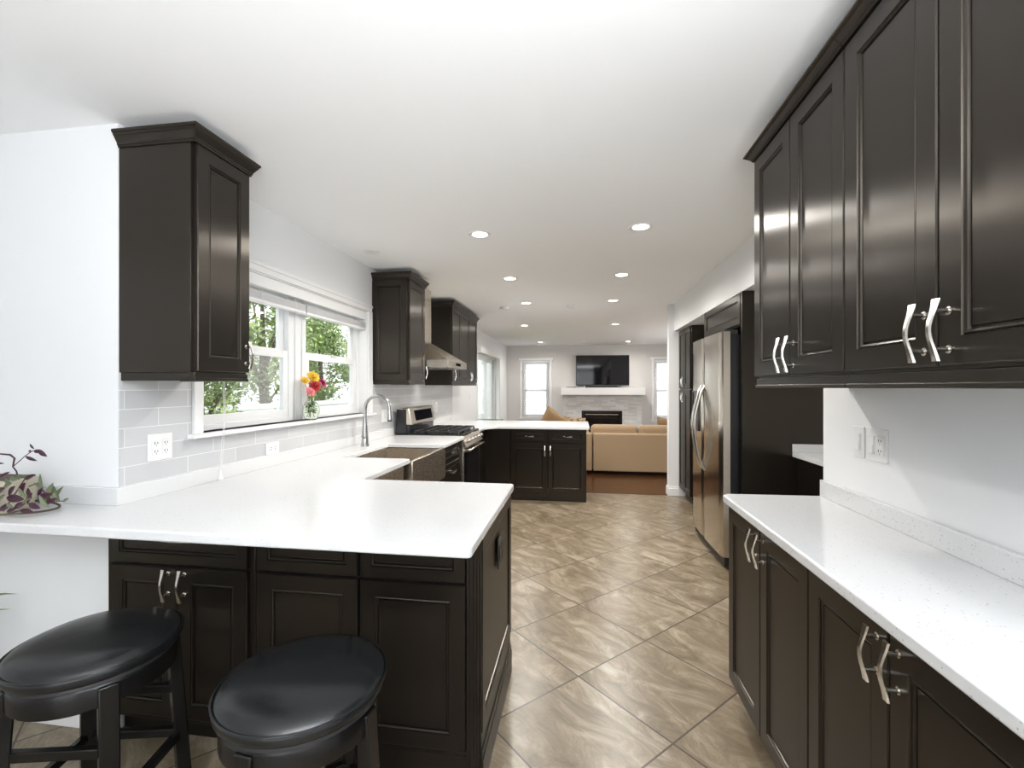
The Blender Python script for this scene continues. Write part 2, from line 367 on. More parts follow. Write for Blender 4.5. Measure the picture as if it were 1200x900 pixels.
# far windows, patio door ---------------------------------------------
def far_window(name, xa, xb):
    t = thing(name, None, None, ((xa+xb)/2, YF, 0)); t['kind'] = 'structure'; off = ((xa+xb)/2, YF, 0)
    c = MB(); c.box(xa-.06, xa, YF-.018, YF, .6, 2.08).box(xb, xb+.06, YF-.018, YF, .6, 2.08).box(xa-.09, xb+.09, YF-.03, YF, 2.08, 2.145).box(xa-.08, xb+.08, YF-.018, YF, .53, .58)
    c.build('window_casing', M['trim'], t, bev=.003, off=off)
    box(xa-.08, xb+.08, YF-.05, YF+.03, .58, .602).build('window_sill', M['trim'], t, bev=.003, off=off)
    ring_y(MB(), YF+.06, YF+.14, xa, xb, .6, 2.08, .045).build('window_frame', M['vinyl'], t, off=off)
    a = ring_y(MB(), YF+.07, YF+.095, xa+.045, xb-.045, .645, 1.33, .045).build('lower_sash', M['vinyl'], t, off=off)
    box(xa+.09, xb-.09, YF+.08, YF+.084, .69, 1.285).build('pane', M['glass'], a, off=off)
    a = ring_y(MB(), YF+.10, YF+.125, xa+.045, xb-.045, 1.29, 2.035, .045).build('upper_sash', M['vinyl'], t, off=off)
    box(xa+.09, xb-.09, YF+.11, YF+.114, 1.335, 1.99).build('pane', M['glass'], a, off=off)
def far_blind(xa, xb, label):
    t = thing('window_blind', label, 'blind', ((xa+xb)/2, YF+.03, 2.07), group='living room window blinds'); off = ((xa+xb)/2, YF+.03, 2.07)
    box(xa+.01, xb-.01, YF+.005, YF+.05, 2.03, 2.075).build('headrail', M['trim'], t, off=off)
    s = MB(); z = .66
    while z < 2.02:
        s.hexa([(xa+.015, YF+.006, z-.004), (xb-.015, YF+.006, z-.004), (xb-.015, YF+.050, z+.004), (xa+.015, YF+.050, z+.004)],
               [(xa+.015, YF+.006, z-.001), (xb-.015, YF+.006, z-.001), (xb-.015, YF+.050, z+.007), (xa+.015, YF+.050, z+.007)])
        z += .043
    s.build('slats', M['trim'], t, off=off)
    box(xa+.012, xb-.012, YF+.008, YF+.05, .615, .64).build('bottom_rail', M['trim'], t, off=off)
far_window('window_2', -1.44, -.74); far_blind(-1.44, -.74, 'white slatted blind in the window left of the television, lowered fully')
far_window('window_3', 1.85, 2.55); far_blind(1.85, 2.55, 'white slatted blind in the window right of the television, beside the wall end')
t = thing('door_1', None, None, (XL, 9.175, 0)); t['kind'] = 'structure'; off = (XL, 9.175, 0)
c = MB(); c.box(XL, XL+.018, 8.13, 8.2, 0, 2.04).box(XL, XL+.018, 10.15, 10.22, 0, 2.04).box(XL, XL+.018, 8.13, 10.22, 2.04, 2.11)
c.build('door_casing', M['trim'], t, bev=.002, off=off)
ring_x(MB(), XL-.14, XL-.02, 8.2, 10.15, .02, 2.04, .04).build('door_frame', M['vinyl'], t, off=off)
for i, (ya, yb, x0) in enumerate(((8.24, 9.2, XL-.07), (9.15, 10.11, XL-.12))):
    a = ring_x(MB(), x0, x0+.04, ya, yb, .06, 2.0, .075, .09).build('door_panel', M['vinyl'], t, off=off)
    box(x0+.018, x0+.022, ya+.075, yb-.075, .15, 1.925).build('pane', M['glass'], a, off=off)
MB().tube([(XL-.03, 9.16, .95), (XL-.0, 9.16, .98), (XL-.0, 9.16, 1.17), (XL-.03, 9.16, 1.20)], .009).build('door_handle', M['white'], t, off=off, smooth=True)
t = thing('door_blind', 'white valance of a vertical blind above the patio door on the left', 'blind', (XL+.05, 9.17, 2.0)); off = (XL+.05, 9.17, 2.0)
box(XL+.019, XL+.10, 8.08, 10.27, 2.03, 2.13).build('valance', M['trim'], t, bev=.003, off=off)
s = MB()
for i in range(7): s.hexa([(XL+.03, 9.98+i*.022, .05), (XL+.09, 9.985+i*.022, .05), (XL+.09, 9.988+i*.022, .05), (XL+.03, 9.983+i*.022, .05)], [(XL+.03, 9.98+i*.022, 2.03), (XL+.09, 9.985+i*.022, 2.03), (XL+.09, 9.988+i*.022, 2.03), (XL+.03, 9.983+i*.022, 2.03)])
s.build('slats', M['trim'], t, off=off)

# ------------------------------------------------------------------ cabinet parts
def panel(mb, o, u, v, n, w_, h, t=.02, fw=.055):
    """framed recessed panel: origin o, width dir u, height dir v, outward n"""
    o, u, v, n = Vector(o), Vector(u), Vector(v), Vector(n)
    fw = min(fw, w_*.3, h*.3)
    prof = [(0, 0), (0, t-.003), (.003, t), (fw, t), (fw+.002, t-.004), (fw+.005, t-.002), (fw+.009, t-.004), (fw+.011, t-.010), (fw+.014, t-.010), (fw+.016, t-.007)]
    vs = []; fs = []
    for i_, d in prof:
        vs += [o+u*i_+v*i_+n*d, o+u*(w_-i_)+v*i_+n*d, o+u*(w_-i_)+v*(h-i_)+n*d, o+u*i_+v*(h-i_)+n*d]
    for k in range(len(prof)-1):
        for i in range(4):
            j = (i+1) % 4; fs.append((k*4+i, k*4+j, (k+1)*4+j, (k+1)*4+i))
    fs.append((3, 2, 1, 0)); b_ = (len(prof)-1)*4; fs.append((b_, b_+1, b_+2, b_+3))
    mb.add(vs, fs); return mb
def pull(mb, c, along, out, L=.122):
    """bow pull: flared strap on two posts"""
    c, a, n = Vector(c), Vector(along), Vector(out); s = a.cross(n)
    vs = []; fs = []; K = 14
    for i in range(K+1):
        q = -1+2*i/K
        y = .021+.015*math.exp(-1.9*q*q)
        hw = .0045+.0045*q*q; th = .0045
        p = c+a*(q*L/2)+n*y
        vs += [p-s*hw, p+s*hw, p+s*hw*.8+n*th, p-s*hw*.8+n*th]
    for i in range(K):
        for j in range(4): fs.append((i*4+j, i*4+(j+1)%4, (i+1)*4+(j+1)%4, (i+1)*4+j))
    fs.append((0, 1, 2, 3)); fs.append((K*4+3, K*4+2, K*4+1, K*4))
    mb.add(vs, fs)
    for q in (-.62, .62):
        y = .021+.015*math.exp(-1.9*q*q)
        mb.tube([c+a*(q*L/2)+n*.0, c+a*(q*L/2)+n*.003, c+a*(q*L/2)+n*.0035, c+a*(q*L/2)+n*(y+.001)], [.0085, .0085, .0048, .0048], 10)
    return mb
def crown_mb(w_, d, z0, z1, oL, oR, out=.032, prof=None):
    h = z1-z0
    prof = prof or [(0, 0), (.008, 0), (.008, .10), (.014, .16), (.014, .26), (.022, .40), (.034, .62), (.040, .68), (.040, .76), (.05, .84), (.05, 1)]
    vs = []; fs = []
    for o_, q in prof:
        o_ = o_*out/.05+.0
        z = z0+h*q
        vs += [(-(o_ if oL else 0), d, z), (-(o_ if oL else 0), -o_-.02, z), (w_+(o_ if oR else 0), -o_-.02, z), (w_+(o_ if oR else 0), d, z)]
    for k in range(len(prof)-1):
        for i in range(4): j = (i+1) % 4; fs.append((k*4+i, k*4+j, (k+1)*4+j, (k+1)*4+i))
    fs.append((0, 1, 2, 3)); b_ = (len(prof)-1)*4; fs.append((b_+3, b_+2, b_+1, b_))
    return MB().add(vs, fs)
X_, Z_, NY = (1,0,0), (0,0,1), (0,-1,0)
def cabinet(name, label, loc, rz, w_, d, z0, z1, fronts, crown=None, rail=None, toe=False, sideL=None, sideR=None, group=None, handle_label=None, fw=.055):
    """fronts: (kind, x0, x1, za, zb, handle) handle = None | ('v', x, zc) | ('h', xc, z)"""
    t = thing(name, label, 'cabinet', loc, rz, group)
    box(0, w_, 0, d, z0, z1).build('body', M['wood'], t, bev=.0015)
    for kind, x0, x1, za, zb, hd in fronts:
        g = .0015
        f = panel(MB(), (x0+g, -.0005, za+g), X_, Z_, NY, x1-x0-2*g, zb-za-2*g, .0195, fw if kind == 'door' else min(fw, .04)).build(kind, M['wood'], t)
        if hd:
            al = Z_ if hd[0] == 'v' else X_
            pull(MB(), (hd[1], -.02, hd[2]), al, NY).build('handle', M['nickel'], f, smooth=True)
    if crown: crown_mb(w_, d, crown[0], crown[1], crown[2], crown[3]).build('crown_molding', M['wood'], t)
    if rail:
        z_a, z_b, oL, oR = rail
        m_ = MB().box(0+(.004 if oL else 0), w_-(.004 if oR else 0), -.012, .012, z_a, z_b).box(0+(.004 if oL else 0), w_-(.004 if oR else 0), -.017, -.012, z_a, z_a+.012)
        if oL: m_.box(.003, .022, .012, d, z_a, z_b)
        if oR: m_.box(w_-.022, w_-.003, .012, d, z_a, z_b)
        m_.build('light_rail', M['wood'], t, bev=.002)
    if toe: box(.0, w_, .065, d, 0, z0).build('toe_kick', M['wood'], t)
    if sideL:
        za, zb = sideL
        panel(MB(), (-.0005, d, za), (0,-1,0), Z_, (-1,0,0), d+.0, zb-za, .012, .055).build('side_panel', M['wood'], t)
    if sideR:
        za, zb = sideR
        panel(MB(), (w_+.0005, 0, za), (0,1,0), Z_, (1,0,0), d, zb-za, .012, .055).build('side_panel', M['wood'], t)
    return t
FX = -1.515           # front of left wall-cabinet bodies
RZL = R(90)           # faces +X, width runs +Y
RZR = R(-90)          # faces -X, width runs -Y

# --- peninsula in front (faces the camera), body Y 1.55..2.2
PY = 1.55
cabinet('base_cabinet', 'dark base cabinet with one drawer over two doors, wall end of near peninsula', (-1.842, PY+.0, 0), 0, .64, .30, .10, .878,
    [('drawer', .03, .622, .71, .868, ('h', .345, .815)), ('door', .03, .325, .125, .703, ('v', .292, .642)), ('door', .328, .622, .125, .703, ('v', .362, .642))], toe=True)
t = cabinet('base_cabinet', 'dark cabinet with two handleless drawers over two doors behind the black stools', (-1.200, PY, 0), 0, .863, .64, .10, .878,
    [('drawer', .02, .417, .71, .868, None), ('drawer', .425, .815, .71, .868, None), ('door', .02, .417, .125, .703, None), ('door', .425, .815, .125, .703, None)], toe=False)
# its fluted corner and finished end panel
fl = MB().box(.818, .863, -.02, 0, .0, .878)
for q in (.828, .841, .853): fl.box(q-.002, q+.002, -.024, -.02, .0, .878)
fl.build('corner_post', M['wood'], t, bev=.001)
ep = MB(); panel(ep, (.8635, -.015, .20), (0,1,0), Z_, (1,0,0), .668, .672, .010, .05)
ep.build('end_panel', M['wood'], t)
MB().box(.8635, .8685, -.015, .655, .0, .2).box(.8685, .8765, -.019, .657, .0, .11).box(.8685, .8725, -.017, .656, .11, .14).build('base_molding', M['wood'], t, bev=.002)
box(0, .818, .0, .64, 0, .10).build('toe_kick', M['wood'], t)
# outlet on end panel
def outlet(name, label, loc, rz, w_, h, gangs, cat='outlet', m_='white', sl='slot', group=None):
    """wall plate facing local -Y, centred at loc; gangs: list of ('duplex'|'switch'|'blank', xoffset)"""
    t = thing(name, label, cat, loc, rz, group)
    box(-w_/2, w_/2, -.006, 0, -h/2, h/2).build('plate', M[m_], t, bev=.002)
    for g, x in gangs:
        if g == 'duplex':
            b_ = MB()
            b_.box(x-.017, x+.017, -.009, -.006, -.034, .034)
            b_.build('receptacle', M[m_], t, bev=.001)
            s_ = MB()
            for dz in (-.018, .018):
                s_.box(x-.008, x-.005, -.0095, -.009, dz-.005, dz+.005).box(x+.005, x+.008, -.0095, -.009, dz-.004, dz+.004).box(x-.002, x+.002, -.0095, -.009, dz-.012, dz-.009)
            s_.build('slots', M[sl], t)
        elif g == 'switch':
            MB().box(x-.016, x+.016, -.010, -.006, -.032, .032).box(x-.015, x+.015, -.0125, -.010, -.031, 0).build('rocker', M[m_], t, bev=.0015)
        elif g == 'hduplex':
            box(x-.034, x+.034, -.009, -.006, -.017, .017).build('receptacle', M[m_], t, bev=.001)
            s_ = MB()
            for dx in (-.018, .018): s_.box(x+dx-.005, x+dx+.005, -.0095, -.009, .004, .008).box(x+dx-.005, x+dx+.005, -.0095, -.009, -.008, -.004)
            s_.build('slots', M[sl], t)
    return t
M['blackpl'] = mat('black_outlet_plastic', (.012, .012, .012), .35)
outlet('power_outlet', 'black outlet plate on the end panel of the near peninsula', (-.3265, 1.875, .71), R(90), .115, .118, [('duplex', -.025), ('duplex', .025)], m_='blackpl')

# --- left wall upper cabinets
HZ = 1.515
cabinet('wall_cabinet', 'dark single door wall cabinet nearest the camera, left of the window over the peninsula', (FX, YC+.001, 0), RZL, .302, .328, 1.45, 2.365,
    [('door', .012, .302, 1.455, 2.36, ('v', .272, 1.535))], crown=(2.36, 2.42, True, True), rail=(1.417, 1.45, True, True))
cabinet('wall_cabinet', 'dark wall cabinet with framed side panel, between kitchen window and range hood', (FX, 3.885, 0), RZL, .425, .328, 1.45, 2.365,
    [('door', .012, .42, 1.455, 2.36, ('v', .385, 1.535))], crown=(2.36, 2.42, True, True), rail=(1.417, 1.45, True, True), sideL=(1.455, 2.355))
cabinet('wall_cabinet', 'dark narrow wall cabinet just beyond the range hood with a plain black side', (FX, 5.28, 0), RZL, .42, .328, 1.45, 2.365,
    [('door', .01, .42, 1.455, 2.36, ('v', .045, 1.535))], crown=(2.36, 2.42, True, False), rail=(1.417, 1.45, True, False))
cabinet('wall_cabinet', 'dark double door wall cabinet, the farthest on the left wall toward the living room', (FX, 5.702, 0), RZL, .92, .328, 1.45, 2.365,
    [('door', 0, .458, 1.455, 2.36, ('v', .43, 1.535)), ('door', .462, .92, 1.455, 2.36, ('v', .49, 1.535))], crown=(2.36, 2.42, False, True), rail=(1.417, 1.45, False, True))

# --- left wall base units (fronts at X = -1.15)
BX = -1.165
# corner filler behind peninsula
cabinet('base_cabinet', 'dark drawer base cabinet between the apron sink and the range', (BX, 3.69, 0), RZL, .625, .62, .10, .878,
    [('drawer', .05, .60, .715, .868, ('h', .33, .80)), ('drawer', .05, .60, .42, .71, ('h', .33, .62)), ('drawer', .05, .60, .125, .415, ('h', .33, .34))], toe=True)
cabinet('base_cabinet', 'dark sink base cabinet below the steel apron sink', (BX, 2.875, 0), RZL, .81, .62, .10, .64,
    [('door', .02, .40, .125, .63, ('v', .36, .56)), ('door', .41, .79, .125, .63, ('v', .45, .56))], toe=True)
t = thing('dishwasher', 'stainless steel dishwasher under the counter just before the apron sink', 'dishwasher', (BX, 2.262, 0), RZL)
box(0, .60, 0, .58, .10, .875).build('body', M['rubber'], t)
box(.004, .596, -.028, 0, .12, .78).build('door', M['steel'], t, bev=.004)
box(.004, .596, -.028, 0, .785, .87).build('control_panel', M['steel'], t, bev=.004)
MB().tube([(.06, -.028, .74), (.06, -.055, .74), (.54, -.055, .74), (.54, -.028, .74)], .009).build('handle', M['nickel'], t, smooth=True)
box(0, .60, .05, .57, 0, .10).build('toe_kick', M['rubber'], t)

# --- counter: near peninsula + left run (one continuous worktop) with sink cut-out
def slab(poly, z0=.88, z1=.915): return MB().prism(poly, z0, z1)
SK = (-1.60, -1.125, 2.97, 3.655)     # cut-out x0,x1,y0,y1 (open to the front for the apron sink)
t = thing('countertop', 'white speckled quartz worktop of the near peninsula running along the window wall to the range', 'countertop', (-1.1, 1.9, .88)); off = (-1.1, 1.9, .88)
poly = [(-3.4, 1.315), (-.325, 1.315), (-.315, 1.325), (-.315, 2.215), (-.325, 2.225), (-1.115, 2.225), (-1.115, 2.905), (SK[0], 2.905), (SK[0], 3.665), (-1.105, 3.665), (-1.105, 4.328), (XL+.002, 4.328), (XL+.002, YC-.002), (-3.4, YC-.002)]
slab(poly).build('worktop', M['quartz'], t, bev=.007, seg=3, off=off)
MB().box(-3.4, XL+.002, YC-.021, YC-.001, .915, .986).build('upstand', M['quartz'], t, bev=.002, off=off)
MB().box(XL+.001, XL+.021, YC-.021, 4.328, .9152, .986).build('upstand', M['quartz'], t, bev=.002, off=off)
t = thing('countertop', 'white speckled quartz worktop of the far peninsula beyond the range', 'countertop', (-.8, 5.9, .88)); off = (-.8, 5.9, .88)
poly = [(XL+.002, 5.102), (-1.115, 5.102), (-1.115, 5.38), (-.99, 5.52), (.12, 5.52), (.13, 5.53), (.13, 6.44), (.12, 6.45), (XL+.002, 6.45)]
slab(poly).build('worktop', M['quartz'], t, bev=.006, seg=3, off=off)
box(XL+.001, XL+.021, 5.102, 6.45, .9152, .986).build('upstand', M['quartz'], t, bev=.002, off=off)
t = thing('countertop', 'white speckled quartz worktop on the right with the wall outlets above it', 'countertop', (.85, 1.1, .88)); off = (.85, 1.1, .88)
poly = [(.632, 2.13), (.655, 2.155), (XN-.001, 2.172), (XN-.001, .04), (.632, .04)]
slab(poly).build('worktop', M['quartz'], t, bev=.007, seg=3, off=off)
box(XN-.021, XN-.001, .04, 2.165, .9152, .986).build('upstand', M['quartz'], t, bev=.002, off=off)
# tiled backsplash
TX0, TX1 = XL, XL+.008
t = MB()
t.box(TX0, TX1, YC+.001, 1.94, .986, 1.45); t.box(TX0, TX1, 1.94, 3.85, .986, 1.144); t.box(TX0, TX1, 3.85, 4.33, .986, 1.45)
t.box(TX0, TX1, 4.33, 5.1, .93, 1.75); t.box(TX0, TX1, 5.1, 6.5, .986, 1.45)
t.box(TX0, TX1, 1.905, 1.94, 1.45, 1.46)
o = t.build('tile_backsplash', M['splash'], None); tag(o, 'pale grey tile backsplash with white grout on the left window wall', 'backsplash')

# --- far peninsula cabinets
cabinet('base_cabinet', 'dark base cabinet with two drawers and two doors at the end of the far peninsula', (-.836, 5.57, 0), 0, .93, .60, .0, .878,
    [('drawer', .01, .461, .715, .868, ('h', .235, .79)), ('drawer', .466, .92, .715, .868, ('h', .70, .79)), ('door', .01, .461, .10, .705, ('v', .43, .62)), ('door', .466, .92, .10, .705, ('v', .497, .62))])
t = thing('base_cabinet', 'plain dark corner cabinet between the range and the far peninsula drawers', 'cabinet', (-1.16, 5.58, 0))
box(-.66, .32, 0, .58, 0, .878).build('body', M['wood'], t, bev=.001)
box(-.66, .0, -.475, -.001, 0, .878).build('return', M['wood'], t, bev=.001)
box(0, .32, -.012, 0, .0, .878).build('filler_panel', M['wood'], t, bev=.001)

# --- range
t = thing('range', 'stainless gas range with black grates between the drawer cabinet and far peninsula', 'range', (-1.49, 4.715, 0)); off = (-1.49, 4.715, 0)
ya, yb = 4.337, 5.093
box(-1.80, -1.16, ya, yb, .06, .905).build('body', M['black'], t, bev=.003, off=off)
box(-1.80, -1.128, ya-.0, yb+.0, .905, .925).build('cooktop', M['black'], t, bev=.004, off=off)
# backguard
bgd = MB().hexa([(-1.80, ya+.005, .925), (-1.67, ya+.005, .925), (-1.67, yb-.005, .925), (-1.80, yb-.005, .925)], [(-1.80, ya+.005, 1.02), (-1.665, ya+.005, 1.02), (-1.665, yb-.005, 1.02), (-1.80, yb-.005, 1.02)])
bgd.build('vent_guard', M['black'], t, bev=.003, off=off)
b2 = MB().hexa([(-1.795, ya, 1.015), (-1.635, ya, 1.015), (-1.635, yb, 1.015), (-1.795, yb, 1.015)], [(-1.785, ya, 1.185), (-1.675, ya, 1.185), (-1.675, yb, 1.185), (-1.785, yb, 1.185)])
g = b2.build('backguard', M['steel'], t, bev=.012, off=off)
for y_ in (ya-.004, yb+.0005): box(-1.80, -1.70, y_, y_+.0035, .93, 1.17).build('backguard_side', M['black'], t, off=off)
def bgx(z): return -1.635-.04*(z-1.015)/.17
dsp = MB().hexa([(bgx(1.05)-.002, ya+.12, 1.05), (bgx(1.05)+.002, ya+.12, 1.05), (bgx(1.05)+.002, yb-.10, 1.05), (bgx(1.05)-.002, yb-.10, 1.05)], [(bgx(1.155)-.002, ya+.12, 1.155), (bgx(1.155)+.002, ya+.12, 1.155), (bgx(1.155)+.002, yb-.10, 1.155), (bgx(1.155)-.002, yb-.10, 1.155)])
dsp.build('display', M['blackgl'], g, off=off)
# grates
for gi in range(3):
    g0 = ya+.03+gi*.235; g1 = g0+.225; gr = MB()
    zt = .957
    for y in (g0, (g0+g1)/2, g1): gr.box(-1.62, -1.18, y-.006, y+.006, zt-.014, zt)
    for x in (-1.62, -1.51, -1.40, -1.29, -1.18): gr.box(x-.006, x+.006, g0, g1, zt-.014, zt)
    for x in (-1.62, -1.18):
        for y in (g0, g1): gr.box(x-.008, x+.008, y-.008, y+.008, .925, zt-.01)
    gr.build('grate', M['iron'], t, bev=.002, off=off)
for x in (-1.51, -1.29):
    for y in (ya+.145, (ya+yb)/2, yb-.145):
        MB().lathe([(0, .926), (.045, .926), (.045, .934), (.03, .938), (.03, .944), (0, .944)], (x, y, 0), 20).build('burner', M['iron'], t, smooth=True, off=off)
cp = MB().hexa([(-1.16, ya, .80), (-1.085, ya, .80), (-1.085, yb, .80), (-1.16, yb, .80)], [(-1.16, ya, .904), (-1.122, ya, .904), (-1.122, yb, .904), (-1.16, yb, .904)])
cp = cp.build('control_panel', M['steel'], t, bev=.003, off=off)
for i in range(5):
    y = ya+.09+i*.144
    Mx = Matrix.Rotation(R(70), 3, 'Y')
    MB().lathe([(.024, 0), (.024, .006), (.019, .010), (.018, .036), (.015, .040), (0, .040)], (-1.105, y, .853), 20, Mx).build('knob', M['nickel'], t, smooth=True, off=off)
od = box(-1.16, -1.118, ya+.004, yb-.004, .24, .795).build('oven_door', M['steel'], t, bev=.004, off=off)
box(-1.119, -1.115, ya+.045, yb-.045, .28, .745).build('oven_window', M['blackgl'], od, bev=.001, off=off)
MB().tube([(-1.118, ya+.05, .765), (-1.065, ya+.05, .768), (-1.062, ya+.06, .768), (-1.062, yb-.06, .768), (-1.065, yb-.05, .768), (-1.118, yb-.05, .765)], .012, 12).build('oven_handle', M['nickel'], od, smooth=True, off=off)
box(-1.16, -1.12, ya+.004, yb-.004, .07, .23).build('storage_drawer', M['steel'], t, bev=.004, off=off)
MB().box(-1.76, -1.2, ya+.02, yb-.02, 0, .06).build('base', M['black'], t, off=off)

# --- range hood
t = thing('range_hood', 'stainless chimney range hood with sloped canopy above the gas range', 'range hood', (-1.6, 4.715, 1.6)); off = (-1.6, 4.715, 1.6)
XW = XL+.009
hb = MB().box(XW, -1.27, ya, yb, 1.595, 1.665).build('canopy_band', M['steel'], t, bev=.003, off=off)
hs = MB().hexa([(XW, ya+.003, 1.666), (-1.275, ya+.003, 1.666), (-1.275, yb-.003, 1.666), (XW, yb-.003, 1.666)], [(XW, 4.56, 1.88), (-1.62, 4.56, 1.88), (-1.62, 4.87, 1.88), (XW, 4.87, 1.88)])
hs.build('canopy', M['steel'], t, off=off)
MB().box(XW, -1.62, 4.56, 4.87, 1.881, 2.455).build('chimney', M['steel'], t, bev=.002, off=off)
box(-1.2705, -1.267, 4.62, 4.81, 1.615, 1.645).build('controls', M['blackgl'], hb, off=off)
box(XW+.03, -1.30, ya+.03, yb-.03, 1.588, 1.595).build('filter', M['nickel'], hb, off=off)

# --- apron sink + faucet
t = thing('apron_sink', 'stainless steel apron front sink set in the quartz counter below the window', 'sink', (-1.36, 3.28, .65)); off = (-1.36, 3.28, .65)
x0, x1, y0, y1 = -1.602, -1.095, 2.908, 3.662; zt = .878
s = MB()
tk = .02
s.box(x0-.02, x0+.0, y0-.0, y1+.0, .65, zt)
s.box(x0, x1-.03, y0, y0+.012, .65, zt).box(x0, x1-.03, y1-.012, y1, .65, zt).box(x0, x1-.03, y0+.012, y1-.012, .65, .662)
s.build('basin', M['steel'], t, off=off)
s = MB().box(x1-.03, x1, y0, y1, .645, .897).build('apron', M['steel'], t, bev=.006, off=off)
MB().lathe([(.045, 0), (.045, .003), (.03, .002), (0, .002)], (-1.38, 3.28, .662), 24).build('drain', M['chrome'], t, off=off, smooth=True)
t = thing('kitchen_faucet', 'brushed nickel gooseneck pull-down faucet behind the apron sink', 'faucet', (-1.71, 3.47, .9155)); off = (-1.71, 3.47, .9155)
fx, fy = -1.71, 3.47
MB().lathe([(.033, 0), (.033, .005), (.031, .008), (.027, .06), (.020, .16), (.0145, .23), (.0145, .235)], (fx, fy, .9155), 28).build('faucet_body', M['chrome'], t, smooth=True, off=off)
pts = [(fx, fy, 1.12), (fx, fy, 1.17)]
for i in range(0, 15):
    a = R(180-i*13.2); pts.append((fx+.105+.105*math.cos(a), fy, 1.215+.105*math.sin(a)))
MB().tube(pts, .0138, 14).build('gooseneck', M['chrome'], t, smooth=True, off=off)
e0 = Vector(pts[-1]); dr = (Vector(pts[-1])-Vector(pts[-2])).normalized()
hd = MB().tube([e0, e0+dr*.02, e0+dr*.075, e0+dr*.078], [.0145, .018, .0195, .0195], 16).build('spray_head', M['chrome'], t, smooth=True, off=off)
MB().tube([e0+dr*.079, e0+dr*.09], .0175, 14).build('spray_tip', M['rubber'], hd, smooth=True, off=off)
MB().tube([(fx+.005, fy-.02, .985), (fx+.008, fy-.05, .99), (fx+.012, fy-.085, 1.005)], [.008, .006, .0045], 10).build('lever', M['chrome'], t, smooth=True, off=off)

# ------------------------------------------------------------------ right side cabinets
UF = .735            # front of right upper bodies
def upper_right(y_hi, y_lo, label, endL):
    w_ = y_hi-y_lo
    return cabinet('wall_cabinet', label, (UF, y_hi, 0), RZR, w_, XN-UF-.001, 1.425, 2.318,
      [('door', .0, w_/2-.001, 1.432, 2.316, ('v', w_/2-.032, 1.502)), ('door', w_/2+.001, w_, 1.432, 2.316, ('v', w_/2+.032, 1.502))],
      crown=(2.318, 2.352, endL, False), rail=(1.388, 1.425, endL, False))
upper_right(1.998, 1.358, 'dark two door wall cabinet over the right counter, the one nearer the fridge', True)
upper_right(1.356, .706, 'dark wall cabinet with the largest handles, at the top right of the photo', False)
BR = .672
def base_right(y_hi, y_lo, label):
    w_ = y_hi-y_lo
    return cabinet('base_cabinet', label, (BR, y_hi, 0), RZR, w_, XN-BR-.001, .11, .878,
      [('door', .0, w_/2-.001, .118, .872, ('v', w_/2-.034, .805)), ('door', w_/2+.001, w_, .118, .872, ('v', w_/2+.034, .805))], toe=True)
base_right(2.115, 1.417, 'dark two door base cabinet under the right counter, the one nearer the fridge')
base_right(1.415, .73, 'dark two door base cabinet under the right counter, at the bottom right of the photo')
outlet('light_switch', 'white switch plate with one rocker, left of the pair above the right counter', (XN, 1.915, 1.182), R(-90), .07, .118, [('switch', 0)], cat='switch')
outlet('power_outlet', 'white plate with a rocker and an outlet, above the right counter', (XN, 1.81, 1.182), R(-90), .118, .118, [('switch', -.024), ('duplex', .026)], cat='outlet')

# --- fridge enclosure
t = thing('fridge_enclosure', 'tall dark cabinet surround with a door above the refrigerator', 'cabinet', (1.205, 3.6, 0)); off = (1.205, 3.6, 0)
box(1.205, 1.945, 3.60, 3.628, 0, 2.108).build('side_panel', M['wood'], t, bev=.001, off=off)
box(1.205, 1.945, 4.602, 4.63, 0, 2.108).build('side_panel', M['wood'], t, bev=.001, off=off)
box(1.22, 1.945, 3.629, 4.601, 1.86, 2.108).build('body', M['wood'], t, off=off)
dd = MB(); panel(dd, (1.2195, 4.595, 1.868), (0,-1,0), Z_, (-1,0,0), .96, .232, .019, .05)
dd.build('door', M['wood'], t, off=off)
# --- refrigerator
t = thing('refrigerator', 'stainless side by side refrigerator with bowed handles and a black side', 'refrigerator', (1.45, 4.1, 0)); off = (1.45, 4.1, 0)
f0, f1, fs_ = 3.645, 4.555, 4.14
box(1.142, 1.88, f0+.008, f1-.008, .05, 1.79).build('body', M['black'], t, bev=.004, off=off)
def door_curved(ya, yb):
    n = 12; poly = []
    for i in range(n+1):
        q = i/n; y = ya+(yb-ya)*q; g_ = (y-f0)/(f1-f0)
        bow = .012*math.sin(math.pi*g_)
        e_ = min(q, 1-q)*(yb-ya); rd = .010*(max(0, 1-e_/.012))**2
        poly.append((1.077-bow+rd, y))
    return [(1.137, ya), *poly, (1.137, yb)]
dr_ = MB().prism(door_curved(f0, fs_-.0015), .10, 1.815).build('door', M['steelv'], t, off=off, smooth=True)
dl_ = MB().prism(door_curved(fs_+.0015, f1), .10, 1.815).build('door', M['steelv'], t, off=off, smooth=True)
for yy, p_ in ((fs_-.045, dr_), (fs_+.045, dl_)):
    pts = []
    for i in range(17):
        q = -1+i/8; pts.append((1.062-.075*math.cos(q*math.pi/2)**.9 if abs(q) < 1 else 1.07, yy, 1.045+.36*q))
    MB().tube(pts, .0125, 12).build('handle', M['nickel'], p_, smooth=True, off=off)
ds = MB(); ring_x(ds, 1.055, 1.072, 4.255, 4.475, 1.0, 1.36, .015); ds.box(1.062, 1.07, 4.27, 4.46, 1.0, 1.35)
ds.build('dispenser', M['blackgl'], dl_, off=off)
box(1.10, 1.14, f0+.02, f1-.02, .03, .095).build('grille', M['rubber'], t, off=off)
for y in (f0+.06, f1-.06):
    MB().lathe([(.022, 0), (.022, .03), (.015, .035), (.015, .05), (0, .05)], (1.16, y, 0), 16).build('foot', M['rubber'], t, off=off, smooth=True)
